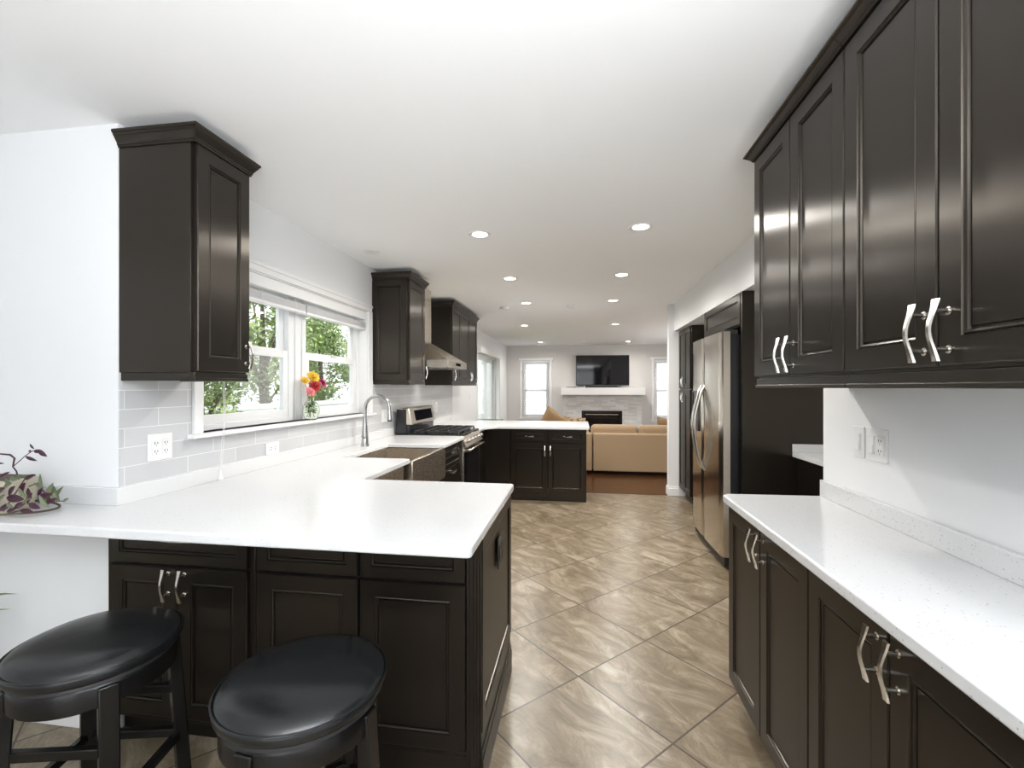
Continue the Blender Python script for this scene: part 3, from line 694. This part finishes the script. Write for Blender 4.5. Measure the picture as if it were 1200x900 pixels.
MB().box(1.10, 1.20, f0+.02, f0+.08, 1.79, 1.83).box(1.10, 1.20, f1-.08, f1-.02, 1.79, 1.83).build('hinge_cover', M['rubber'], t, bev=.004, off=off)
# --- nook counter + cabinet, pantry
cabinet('base_cabinet', 'dark base cabinet in the nook between the refrigerator and the tall pantry', (1.31, 5.478, 0), RZR, .84, .63, .10, .878,
    [('drawer', .01, .41, .715, .868, ('h', .21, .79)), ('drawer', .42, .83, .715, .868, ('h', .63, .79)), ('door', .01, .41, .12, .705, ('v', .38, .62)), ('door', .42, .83, .12, .705, ('v', .45, .62))], toe=True)
t = thing('countertop', 'small white quartz worktop in the nook between refrigerator and pantry', 'countertop', (1.6, 5.05, .88))
slab([(1.285, 4.634), (1.285, 5.476), (1.945, 5.476), (1.945, 4.634)]).build('worktop', M['quartz'], t, bev=.005, off=(1.6, 5.05, .88))
cabinet('pantry_cabinet', 'tall dark pantry cabinet with four doors beyond the refrigerator', (1.29, 6.075, 0), RZR, .595, .65, .10, 2.108,
    [('door', .005, .295, 1.372, 2.10, ('v', .267, 1.46)), ('door', .3, .59, 1.372, 2.10, ('v', .328, 1.46)), ('door', .005, .295, .12, 1.362, ('v', .267, 1.27)), ('door', .3, .59, .12, 1.362, ('v', .328, 1.27))], toe=True)
# --- desk counter behind the right wall end
t = thing('countertop', 'short white quartz counter seen past the wall end against the dark fridge panel', 'countertop', (1.75, 3.1, .88)); off = (1.75, 3.1, .88)
slab([(1.55, 2.4), (1.55, 3.598), (1.945, 3.598), (1.945, 2.4)]).build('worktop', M['quartz'], t, bev=.005, off=off)
box(1.55, 1.945, 3.578, 3.598, .9152, .975).build('upstand', M['quartz'], t, bev=.002, off=off)
t = thing('base_cabinet', 'dark cabinet under the short counter past the right wall end', 'cabinet', (1.75, 3.0, 0))
box(-.17, .195, -.58, .595, 0, .878).build('body', M['wood'], t)

# ------------------------------------------------------------------ outlets on the left wall
outlet('power_outlet', 'white double outlet plate on the tile under the near wall cabinet', (TX1, 1.768, 1.128), R(90), .118, .118, [('duplex', -.024), ('duplex', .024)])
outlet('power_outlet', 'small white outlet plate turned sideways low on the tile under the window', (TX1, 2.515, 1.022), R(90), .118, .072, [('hduplex', 0)])
outlet('light_switch', 'white double switch plate on the tile between faucet and range', (TX1, 4.12, 1.12), R(90), .118, .118, [('switch', -.023), ('switch', .023)], cat='switch')
outlet('power_outlet', 'white outlet plate on the tile just beyond the range back panel', (TX1, 5.72, 1.14), R(90), .075, .118, [('duplex', 0)])
outlet('light_switch', 'white switch plate on the painted wall beside the patio door', (XL, 7.62, 1.24), R(90), .07, .118, [('switch', 0)], cat='switch')

# ------------------------------------------------------------------ window blinds (kitchen)
t = box(XL-.045, XL-.006, 2.008, 3.782, 1.985, 2.053).build('blind_valance', M['trim'], None, bev=.003)
tag(t, 'long white valance board across the top of the kitchen window', 'valance')
bls = []
for i, (ya, yb, lab) in enumerate(((2.012, 2.887, 'raised white slat blind in the left half of the kitchen window with a hanging cord'), (2.903, 3.778, 'raised white slat blind in the right half of the kitchen window'))):
    t = thing('window_blind', lab, 'blind', (XL-.03, (ya+yb)/2, 1.97), group='kitchen window blinds'); off = (XL-.03, (ya+yb)/2, 1.97)
    s = MB()
    for k in range(14): z = 1.910+k*.0034; s.box(XL-.055, XL-.008-(k % 2)*.002, ya, yb, z, z+.0026)
    s.build('slats', M['slat'], t, off=off)
    box(XL-.055, XL-.007, ya, yb, 1.893, 1.910).build('bottom_rail', M['trim'], t, bev=.003, off=off)
    for q in (.13, .5, .87): y = ya+(yb-ya)*q; box(XL-.0065, XL-.0055, y-.002, y+.002, 1.893, 1.975).build('ladder_tape', M['white'], t, off=off)
    if i == 0:
        MB().tube([(XL+.0, 2.10, 1.97), (XL+.03, 2.10, 1.60), (XL+.055, 2.085, 1.20), (XL+.058, 2.062, 1.10), (XL+.055, 2.06, .965)], .0016, 6).tube([(XL+.0, 2.115, 1.97), (XL+.032, 2.113, 1.60), (XL+.057, 2.09, 1.20), (XL+.056, 2.062, .965)], .0014, 6).build('pull_cord', M['white'], t, off=off)
        MB().lathe([(0, .97), (.004, .968), (.006, .955), (.013, .93), (.013, .925), (0, .925)], (XL+.0555, 2.06, 0), 16).build('tassel', M['white'], t, off=off, smooth=True)

# ------------------------------------------------------------------ ceiling fixtures
def can(x, y, label, m_='lamp', watt=None, warm=(1, .96, .90)):
    t = thing('recessed_light', label, 'ceiling light', (x, y, ZC), group='recessed ceiling lights')
    MB().lathe([(.052, -.002), (.058, -.006), (.075, -.005), (.080, 0), (.052, 0), (.052, -.002)], (0, 0, 0), 40).build('trim_ring', M['trim'], t, smooth=True)
    MB().lathe([(0, -.0035), (.052, -.0035), (.052, -.0005), (0, -.0005)], (0, 0, 0), 32).build('lens', M[m_], t)
    if watt:
        l = bpy.data.lights.new('lamp_light', 'SPOT'); l.energy = watt; l.color = warm; l.spot_size = R(172); l.spot_blend = .75; l.shadow_soft_size = .05
        o = bpy.data.objects.new('lamp_light', l); C.objects.link(o); o.parent = t; o.location = (0, 0, -.012)
    return t
for x, y, lab in ((-.682, 3.11, 'lit recessed light, left one of the nearest pair on the kitchen ceiling'), (.41, 3.12, 'lit recessed light, right one of the nearest pair on the kitchen ceiling'),
    (-.665, 4.41, 'lit recessed light, left one of the second pair from the camera'), (.405, 4.42, 'lit recessed light, right one of the second pair from the camera'),
    (-.655, 5.72, 'lit recessed light, left one of the third pair, above the far peninsula'), (.42, 5.71, 'lit recessed light, right one of the third pair, near the pantry'),
    (-.925, 7.80, 'lit recessed light, left one of the fourth pair, beyond the far peninsula'), (.615, 7.85, 'lit recessed light, right one of the fourth pair, above the sofa'),
    (-.89, 10.7, 'lit recessed light farthest away, left of the three before the end wall'), (1.138, 10.85, 'lit recessed light farthest away, right of the three before the end wall')):
    can(x, y, lab, watt=CAN_W*(1 if y < 7 else .75))
can(.129, 10.78, 'dim recessed light in front of the television, middle of the three farthest', 'lampdim', watt=2)
t = thing('recessed_light', 'unlit small recessed light on the ceiling above the kitchen sink window', 'ceiling light', (-1.618, 3.39, ZC), group='recessed ceiling lights')
MB().lathe([(.035, -.001), (.045, -.006), (.062, -.005), (.066, 0), (.035, 0), (.035, -.001)], n=36).build('trim_ring', M['trim'], t, smooth=True)
MB().lathe([(0, -.002), (.035, -.002), (.035, -.0005), (0, -.0005)], n=28).build('lens', M['white'], t)
for x, y, lab in ((-.98, 5.99, 'white round smoke detector on the ceiling left, before the fourth lights'), (-.10, 5.99, 'white round smoke detector at the middle of the ceiling beyond the third lights')):
    t = thing('smoke_detector', lab, 'smoke detector', (x, y, ZC), group='smoke detectors')
    MB().lathe([(0, -.028), (.045, -.027), (.055, -.018), (.062, -.006), (.062, 0), (0, 0)], n=32).build('cover', M['white'], t, smooth=True)
    MB().lathe([(.0, -.0275), (.018, -.0295), (.018, -.031), (0, -.031)], n=20).build('test_button', M['white'], t, smooth=True)

# ------------------------------------------------------------------ bar stools
def stool(x, y, rz, label):
    t = thing('bar_stool', label, 'stool', (x, y, 0), rz, 'round bar stools')
    r = .212
    MB().lathe([(0, .634), (.08, .633), (.14, .629), (.18, .622), (.203, .612), (.213, .600), (.2155, .590), (.213, .578), (.205, .570), (.0, .568)], n=64).build('cushion', M['leather'], t, smooth=True)
    p = MB()
    ring = [(.2145*math.cos(a*math.pi/36), .2145*math.sin(a*math.pi/36), .603) for a in range(73)]
    p.tube(ring, .0032, 8, cap=False); p.build('piping', M['leather'], t, smooth=True)
    MB().lathe([(0, .567), (.196, .567), (.199, .563), (.199, .556), (.0, .556)], n=48).build('swivel_plate', M['rubber'], t, smooth=True)
    MB().lathe([(.165, .555), (.196, .555), (.200, .548), (.200, .497), (.196, .492), (.172, .492), (.165, .50), (.165, .555)], n=48).build('apron', M['stoolwood'], t, smooth=True)
    for k in range(4):
        a = R(45+90*k); c_, s_ = math.cos(a), math.sin(a)
        def q(rad, dx, z): return (c_*rad-s_*dx, s_*rad+c_*dx, z)
        b_ = [q(.205, -.021, 0), q(.245, -.021, 0), q(.245, .021, 0), q(.205, .021, 0)]
        e_ = [q(.172, -.024, .550), q(.206, -.024, .550), q(.206, .024, .550), q(.172, .024, .550)]
        MB().hexa(b_, e_).build('leg', M['stoolwood'], t, bev=.004)
    for z, rr in ((.20, .213), (.36, .196)):
        for k in range(4):
            a0, a1 = R(45+90*k), R(135+90*k)
            p0 = Vector((math.cos(a0)*rr, math.sin(a0)*rr, z)); p1 = Vector((math.cos(a1)*rr, math.sin(a1)*rr, z))
            if z > .3 and k % 2: continue
            d_ = (p1-p0).normalized(); s_ = Vector((-d_.y, d_.x, 0))*.011; u_ = Vector((0, 0, .014))
            MB().hexa([p0-s_-u_, p0+s_-u_, p1+s_-u_, p1-s_-u_], [p0-s_+u_, p0+s_+u_, p1+s_+u_, p1-s_+u_]).build('stretcher', M['stoolwood'], t, bev=.003)
    return t
s0 = stool(-1.48, 1.215, R(12), 'black leather round stool farther left, its seat cut by the photo edge')
s1 = copy_tree(s0); s1.location = (-.735, 1.14, 0); s1.rotation_euler = (0, 0, R(38)); s1['label'] = 'black leather round stool at bottom centre, in front of the blank peninsula doors'

# ------------------------------------------------------------------ leaves and plants
def leaf(mb, base, d, up, L, W, curl=.25, n=5):
    d = Vector(d).normalized(); s_ = d.cross(Vector(up)).normalized(); u_ = s_.cross(d).normalized(); base = Vector(base)
    vs = []; fs = []
    for i in range(n+1):
        q = i/n; w_ = W*math.sin(math.pi*min(1, q*.92+.04))**.8*(1-.25*q)*.5
        if i == n: w_ = W*.02
        p = base+d*(L*q)-u_*(curl*L*q*q)
        vs += [p-s_*w_+u_*w_*.35, p, p+s_*w_+u_*w_*.35]
    for i in range(n):
        fs += [(i*3, i*3+1, i*3+4, i*3+3), (i*3+1, i*3+2, i*3+5, i*3+4)]
    mb.add(vs, fs)
t = thing('potted_plant', 'purple and green trailing houseplant in a beige planter at the left end of the counter', 'plant', (-2.17, 1.45, .916)); 
MB().hexa([(-.21, -.05, .0), (.055, -.05, .0), (.055, .05, .0), (-.21, .05, .0)], [(-.22, -.06, .125), (.07, -.06, .125), (.07, .06, .125), (-.22, .06, .125)]).build('planter', M['pot'], t, bev=.012, seg=3)
box(-.205, .055, -.05, .05, .1255, .13).build('soil', M['bark'], t)
# dish under the planter
dsh = MB(); rim = []
for i in range(61):
    a = 2*math.pi*i/60; rim.append((-.07+.27*math.cos(a), .0+.105*math.sin(a), .012))
dsh.tube(rim, .004, 8, cap=False); dsh.build('dish_rim', M['bark'], t, smooth=True)
rnd = random.Random(5)
def P_(u, v, Y=1.43):      # point on a plane Y from measured bearings, plant-local
    a = (u-600)/533; s_, c_ = math.sin(math.atan(78/533)), math.cos(math.atan(78/533))
    rx, ry = -s_+a*c_, c_+a*s_; k = Y/ry
    return Vector((rx*k+2.17, Y-1.45, EYE+(454-v)/533*k-.916))
st = MB()
st.tube([P_(22, 562), P_(19, 552), P_(15, 547), P_(17, 537), P_(12, 533), P_(0, 532), P_(-14, 533)], [.0028, .0026, .0025, .0032, .0034, .003, .003], 7)
st.tube([P_(15, 547), P_(22, 541), P_(30, 534), P_(37, 529), P_(45, 527)], .0017, 6)
st.tube([P_(34, 570), P_(44, 566), P_(50, 574), P_(62, 588), P_(75, 587)], .002, 6)
st.tube([P_(30, 560), P_(20, 575, 1.385), P_(10, 590, 1.375)], .002, 6)
st.build('stems', M['leafP'], t, smooth=True)
lp = MB()
def lf(mb, u, v, u2, v2, W, Y=1.43, dY=0, curl=.1):
    a, b_ = P_(u, v, Y), P_(u2, v2, Y+dY); leaf(mb, a, b_-a, (0, -1, .25), (b_-a).length, W, curl)
for a in ((45,527,54,535,.020), (40,528,47,530,.016), (40,526,34,520,.010), (37,529,33,528,.01), (30,535,42,540,.014), (0,560,10,553,.016), (-4,543,4,543,.008), (-6,566,8,571,.024)):
    lf(lp, *a)
for a in ((30,566,22,582,.034,1.375), (33,572,36,585,.022,1.375), (28,585,4,583,.032,1.37), (30,590,14,595,.026,1.365), (34,590,46,596,.022,1.365), (44,588,58,578,.034,1.38), (50,572,44,585,.024,1.385), (12,593,-4,598,.026,1.365), (10,590,2,600,.024,1.365), (0,588,-12,594,.03,1.37), (8,600,20,594,.018,1.362), (18,570,8,582,.028,1.372), (38,578,30,592,.026,1.37), (6,572,-8,580,.028,1.368), (54,590,66,584,.022,1.38), (24,598,38,600,.02,1.36), (30,562,40,556,.02,1.42)):
    lf(lp, *a)
lp.build('purple_leaves', M['leafP'], t, smooth=True)
lg = MB()
for a in ((50,573,45,555,.018,1.40), (56,588,60,566,.034,1.39), (62,588,72,570,.022,1.40), (70,588,58,567,.03,1.395), (40,566,50,572,.012,1.40), (20,562,10,560,.02,1.40), (18,560,26,558,.02,1.42), (12,565,4,562,.02,1.40), (16,595,6,590,.016,1.36), (26,590,34,584,.012,1.36), (74,588,80,584,.014,1.38), (28,560,38,558,.02,1.43), (14,566,2,572,.022,1.375), (22,572,30,584,.018,1.37), (-4,578,-14,570,.024,1.37), (46,580,56,596,.02,1.37), (6,580,-4,588,.02,1.362)):
    lf(lg, *a)
lg.build('green_leaves', M['leafG'], t, smooth=True)
# floor plant at the left edge
t = thing('floor_plant', 'green leafy plant on the floor, only a leaf tip showing at the left edge', 'plant', (-2.30, 1.3, 0))
MB().lathe([(.10, 0), (.12, .01), (.15, .26), (.155, .27), (.14, .27), (.135, .25), (0, .25)], n=28).build('plant_pot', M['pot'], t, smooth=True)
lv = MB(); rnd = random.Random(3)
for i in range(12):
    a = rnd.uniform(0, 6.28); p0 = Vector((0, 0, .26)); p1 = Vector((.09*math.cos(a), .09*math.sin(a), rnd.uniform(.45, .66)))
    lv.tube([p0, (p0+p1)/2+Vector((0, 0, .02)), p1], .003, 6)
    leaf(lv, p1, (math.cos(a), math.sin(a), .2), (0, 0, 1), .16, .05, .35)
lv.tube([(0, 0, .26), (.01, -.02, .5), (.03, -.035, .72)], .003, 6)
leaf(lv, (.03, -.035, .722), (.85, -.22, -.42), (0, 0, 1), .145, .028, .12)
lv.build('foliage', M['leafA'], t, smooth=True)

# vase with zinnias on the sill
VX, VY, VZ = XL+.012, 2.915, 1.166
t = thing('flower_vase', 'clear glass vase of water on the window sill holding the flowers', 'vase', (VX, VY, VZ))
MB().lathe([(0, 0), (.032, 0), (.040, .006), (.052, .035), (.056, .062), (.053, .09), (.038, .118), (.022, .138), (.021, .150), (.027, .170), (.025, .170), (.0185, .150), (.0195, .138), (.0355, .118), (.0505, .09), (.0535, .062), (.0495, .035), (.038, .010), (0, .010)], n=40).build('glass_body', M['vase'], t, smooth=True)
t = thing('zinnia_bouquet', 'bunch of yellow, red, magenta and pink zinnias standing in the glass vase', 'flowers', (VX, VY, VZ+.012))
gs = MB()
heads = [(.0, .030, .285, .052, 'yellow'), (.02, .018, .225, .048, 'red'), (.035, .085, .245, .042, 'magenta'), (.015, -.028, .185, .036, 'pink'), (-.025, -.03, .262, .030, 'yellow')]
rnd = random.Random(11)
for hx, hy, hz, hr, c_ in heads:
    gs.tube([(hx*-.8+rnd.uniform(-.01,.01), hy*-.25, .008), (hx*.3, hy*.1, .10), (hx*.5, hy*.4, .15), (hx, hy, hz-.012)], .0022, 6)
gs.build('flower_stems', M['stem'], t, smooth=True)
gl = MB()
M['leafV'] = leafmat('bouquet_leaves', (.10, .20, .03), (.38, .46, .06), .45)
for i in range(110):
    a = rnd.uniform(0, 6.28); z = rnd.uniform(.035, .10); r_ = rnd.uniform(.004, .026)
    leaf(gl, (r_*math.cos(a), r_*math.sin(a), z), (math.cos(a), math.sin(a), rnd.uniform(-.4, .9)), (0, 0, 1), rnd.uniform(.016, .026), .017, .3, 4)
for i in range(16):
    a = rnd.uniform(0, 6.28); z = rnd.uniform(.13, .17)
    leaf(gl, (0, 0, z), (math.cos(a), math.sin(a)*1.2, rnd.uniform(-.3, .6)), (0, 0, 1), rnd.uniform(.03, .045), .018, .4, 4)
gl.build('leaves', M['leafV'], t, smooth=True)
FC = {'yellow': (.80, .50, .03), 'red': (.42, .008, .02), 'magenta': (.62, .012, .22), 'pink': (.80, .22, .25)}
for k in FC: M['f_'+k] = mat(k+'_petals', FC[k], .6)
M['f_core'] = mat('flower_core', (.65, .50, .08), .7)
for hx, hy, hz, hr, c_ in heads:
    f_ = MB(); c0 = Vector((hx, hy, hz)); nrm = Vector((.75, -.25 if c_ != 'magenta' else .3, .45)).normalized(); u_ = nrm.orthogonal().normalized(); v_ = nrm.cross(u_)
    for ring_, (rr, tilt, cnt) in enumerate(((1, .0, 14), (.82, .35, 12), (.6, .8, 10), (.38, 1.5, 8))):
        for i in range(cnt):
            a = 2*math.pi*(i+.5*ring_)/cnt; d_ = u_*math.cos(a)+v_*math.sin(a)
            leaf(f_, c0+d_*.003+nrm*(.002*ring_), d_+nrm*tilt, nrm, hr*rr, hr*.42, .2, 4)
    fl = f_.build('flower_head', M['f_'+c_], t, smooth=True); fl['label'] = c_+' flower head'
    MB().lathe([(0, .008), (.005, .006), (.006, 0), (0, 0)], tuple(c0+nrm*.004), 12).build('flower_core', M['f_core'], fl, smooth=True)

# ------------------------------------------------------------------ living room
t = thing('fireplace', 'fireplace with pale stacked stone surround and black glass firebox on the end wall', 'fireplace', (.58, 11.5, 0)); off = (.58, 11.5, 0)
sr = MB(); y0, y1 = 11.53, YF-.001
sr.box(-.37, .075, y0, y1, 0, 1.205).box(1.07, 1.535, y0, y1, 0, 1.205).box(.075, 1.07, y0, y1, .81, 1.205).box(.075, 1.07, y0, y1, 0, .18)
sr.build('stone_surround', M['stone'], t, off=off)
ring_y(MB(), 11.52, 11.66, .076, 1.069, .181, .809, .05).build('firebox_frame', M['black'], t, bev=.003, off=off)
box(.127, 1.018, 11.58, 11.59, .232, .758).build('firebox_glass', M['blackgl'], t, off=off)
box(.16, .98, 11.56, 11.575, .70, .725).build('vent_bar', M['nickel'], t, bev=.002, off=off)
box(-.43, 1.60, 11.33, YF-.001, 1.206, 1.385).build('mantel_shelf', M['trim'], None, bev=.004)
bpy.data.objects['mantel_shelf']; tag(bpy.data.objects['mantel_shelf'], 'thick white mantel shelf above the stone fireplace', 'mantel')
t = thing('television', 'large black flat screen television mounted above the white mantel', 'television', (.59, 11.62, 1.45)); off = (.59, 11.62, 1.45)
box(-.065, 1.245, 11.575, 11.63, 1.44, 2.195).build('casing', M['rubber'], t, bev=.004, off=off)
box(-.05, 1.23, 11.5735, 11.576, 1.46, 2.18).build('screen', M['blackgl'], t, off=off)
box(.3, .9, 11.63, 11.668, 1.6, 2.0).build('wall_mount', M['rubber'], t, off=off)
t = thing('soundbar', 'long black soundbar on the mantel under the television', 'soundbar', (.55, 11.47, 1.386)); off = (.55, 11.47, 1.386)
box(.10, 1.02, 11.43, 11.52, 1.386, 1.432).build('housing', M['rubber'], t, bev=.008, seg=3, off=off)
MB().box(.12, .16, 11.428, 11.43, 1.40, 1.42).box(.96, 1.0, 11.428, 11.43, 1.40, 1.42).build('end_cap', M['nickel'], t, off=off)
t = thing('media_box', 'small flat black device on the mantel left of the television', 'device', (-.16, 11.45, 1.386)); off = (-.16, 11.45, 1.386)
box(-.30, -.06, 11.40, 11.52, 1.388, 1.404).build('housing', M['rubber'], t, bev=.003, off=off)
box(-.28, -.08, 11.41, 11.51, 1.385, 1.388).build('foot', M['rubber'], t, off=off)
# sofa
t = thing('sectional_sofa', 'tan fabric sectional sofa with its back toward the kitchen', 'sofa', (1.0, 7.8, 0)); off = (1.0, 7.8, 0)
box(.235, 2.35, 7.40, 7.60, .05, .65).build('back_frame', M['sofa'], t, bev=.02, seg=4, off=off)
box(-.90, .215, 7.40, 7.60, .05, .65).build('back_frame', M['sofa'], t, bev=.02, seg=4, off=off)
box(-.90, 2.35, 7.602, 8.36, .05, .26).build('seat_base', M['sofa'], t, bev=.02, seg=3, off=off)
box(2.352, 2.60, 7.40, 8.36, .05, .60).build('arm', M['sofa'], t, bev=.04, seg=4, off=off)
box(-1.14, -.902, 7.40, 8.36, .05, .60).build('arm', M['sofa'], t, bev=.04, seg=4, off=off)
for xa, xb in ((-.89, .21), (.24, 1.28), (1.30, 2.34)):
    box(xa, xb, 7.70, 8.38, .262, .43).build('seat_cushion', M['sofa'], t, bev=.045, seg=5, off=off)
for xa, xb in ((.20, .955), (.965, 1.72), (1.73, 2.34)):
    box(xa, xb, 7.56, 7.80, .40, .775).build('back_cushion', M['sofa'], t, bev=.075, seg=6, off=off)
box(-.89, .18, 7.605, 7.78, .40, .70).build('back_cushion', M['sofa'], t, bev=.07, seg=6, off=off)
MB().box(-.85, -.80, 7.45, 7.50, 0, .05).box(2.25, 2.30, 7.45, 7.50, 0, .05).box(-.85, -.80, 8.25, 8.30, 0, .05).box(2.25, 2.30, 8.25, 8.30, 0, .05).build('feet', M['rubber'], t, off=off)
def pillow(name, label, loc, rot, s, th, m_):
    n = 14; vs = []; fs = []
    for side in (1, -1):
        for i in range(n+1):
            for j in range(n+1):
                x, y = -1+2*i/n, -1+2*j/n
                pin = 1-.10*(1-abs(x*y))*max(abs(x), abs(y))**4
                z = th*((1-x**4)*(1-y**4))**.55
                vs.append((x*s/2*pin, side*z/2, y*s/2*pin))
    K = (n+1)**2
    for b_ in (0, K):
        for i in range(n):
            for j in range(n): q = b_+i*(n+1)+j; fs.append((q, q+1, q+n+2, q+n+1))
    me = MB().add(vs, fs).build(name, M[m_], None, smooth=True)
    bm = bmesh.new(); bm.from_mesh(me.data); bmesh.ops.remove_doubles(bm, verts=bm.verts, dist=1e-4); bmesh.ops.recalc_face_normals(bm, faces=bm.faces); bm.to_mesh(me.data); bm.free()
    me.location = loc; me.rotation_euler = rot
    return tag(me, label, 'pillow', 'sofa pillows')
pillow('throw_pillow', 'plain tan pillow standing on a corner, peak above the far peninsula', (-.44, 7.90, .72), (R(10), R(32), R(10)), .52, .16, 'pillow')
pillow('throw_pillow', 'small brown patterned pillow on the sofa just left of the firebox', (-.09, 7.98, .675), (R(12), R(4), R(-8)), .42, .14, 'pillow2')
pillow('throw_pillow', 'tan pillow at the right of the sofa in front of the far right window', (1.50, 7.93, .66), (R(12), R(6), R(0)), .44, .16, 'pillow')
# console table by the left wall beyond far peninsula
t = thing('console_table', 'thin dark topped table against the left wall beyond the far peninsula', 'table', (-1.5, 7.75, 0)); off = (-1.5, 7.75, 0)
box(-1.76, -1.33, 7.3, 8.0, .80, .825).build('table_top', M['stoolwood'], t, bev=.003, off=off)
for x in (-1.74, -1.35):
    for y in (7.32, 7.98): box(x-.015, x+.015, y-.015, y+.015, 0, .80).build('leg', M['stoolwood'], t, off=off)

# ------------------------------------------------------------------ outdoors
o = struct('ground_outside', box(-30, -2.0, -6, 40, -.95, -.75), M['grass']); o.name = 'trim_lawn'; o['kind'] = 'structure'; o.name = 'lawn'
t = thing('privacy_fence', 'white vinyl privacy fence behind the house, seen low through the kitchen window', 'fence', (-6.1, 6, -.75)); off = (-6.1, 6, -.75)
mb = MB(); y = 0.0
while y < 14: mb.box(-6.12, -6.09, y, y+.147, -.65, .98); y += .15
mb.build('board_panel', M['fence'], t, off=off)
box(-6.15, -6.06, 0, 14, .98, 1.07).build('top_rail', M['fence'], t, off=off)
for i in range(7):
    box(-6.17, -6.04, i*2.3, i*2.3+.12, -.75, 1.11).build('post', M['fence'], t, off=off)
t = thing('neighbour_house', 'pale sided neighbouring house glimpsed through the blinds of the far windows', 'house', (1, 15.5, -.75)); off = (1, 15.5, -.75)
mb = MB(); z = -.75
while z < 5: mb.hexa([(-4.8, 15.47, z), (7, 15.47, z), (7, 15.6, z), (-4.8, 15.6, z)], [(-4.8, 15.5, z+.15), (7, 15.5, z+.15), (7, 15.6, z+.15), (-4.8, 15.6, z+.15)]); z += .15
mb.build('siding', M['siding'], t, off=off)
def tree(x, y, h, rad, m_, label, seed, n=9000, zmin=1.2, ls=.075):
    rnd = random.Random(seed)
    t = thing('garden_tree', label, 'tree', (x, y, -.75), group='trees behind the fence')
    tr = MB(); tr.tube([(0, 0, 0), (.05, .03, h*.3), (-.05, .08, h*.55), (0, 0, h*.8)], [.16, .13, .09, .04], 10)
    blobs = []
    for i in range(16):
        a = rnd.uniform(0, 6.28); rr = rnd.uniform(.2, .85)*rad; z = rnd.uniform(zmin+.4, h-.3)
        k = 1-abs((z-h*.55)/(h*.6))**2*.5
        c_ = Vector((rr*math.cos(a)*k, rr*math.sin(a)*k, z)); blobs.append((c_, rnd.uniform(.35, .6)*rad*.8))
        if i < 9: tr.tube([(0, 0, min(z*.55, h*.6)), (c_+Vector((0, 0, min(z*.55, h*.6))))/2+Vector((0, 0, .1)), c_], [.045, .03, .012], 7)
    tr.build('trunk', M['bark'], t, smooth=True)
    lv = MB()
    for i in range(n):
        c_, br_ = rnd.choice(blobs)
        d_ = Vector((rnd.gauss(0, 1), rnd.gauss(0, 1), rnd.gauss(0, 1))).normalized()
        p = c_+d_*br_*rnd.uniform(.35, 1.05)
        a = Vector((rnd.gauss(0, 1), rnd.gauss(0, 1), rnd.gauss(0, .6))).normalized(); b_ = a.cross(d_)
        if b_.length < .1: continue
        b_.normalize(); L_ = ls*rnd.uniform(.6, 1.2)
        lv.add([p-a*L_, p-b_*L_*.45, p+a*L_, p+b_*L_*.45], [(0, 1, 2, 3)])
    lv.build('foliage', M[m_], t)
tree(-8.2, 5.6, 4.6, 1.4, 'leafB', 'dark green tree behind the fence seen in the left pane beside the near cabinet', 1)
tree(-8.6, 8.7, 5.6, 1.7, 'leafA', 'bright green tree with a visible trunk seen in the left window half near the mullion', 2)
tree(-9.2, 15.2, 5.0, 1.9, 'leafA', 'bright yellow-green tree seen through the left part of the right window half', 3)
tree(-10.2, 20.5, 4.4, 2.0, 'leafB', 'dark green tree seen through the right part of the right window half', 4)
tree(-15.5, 14.0, 7.0, 2.8, 'leafB', 'tall dark tree standing farther back between the others', 5)
tree(-9.0, 11.9, 6.0, 1.7, 'leafA', 'green tree seen in the right part of the left window half', 6, 9000, 1.1, .075)
tree(-5.0, 5.35, 2.9, .75, 'leafA', 'slender young tree with fine foliage on the house side of the fence', 7, 2600, 1.3, .045)
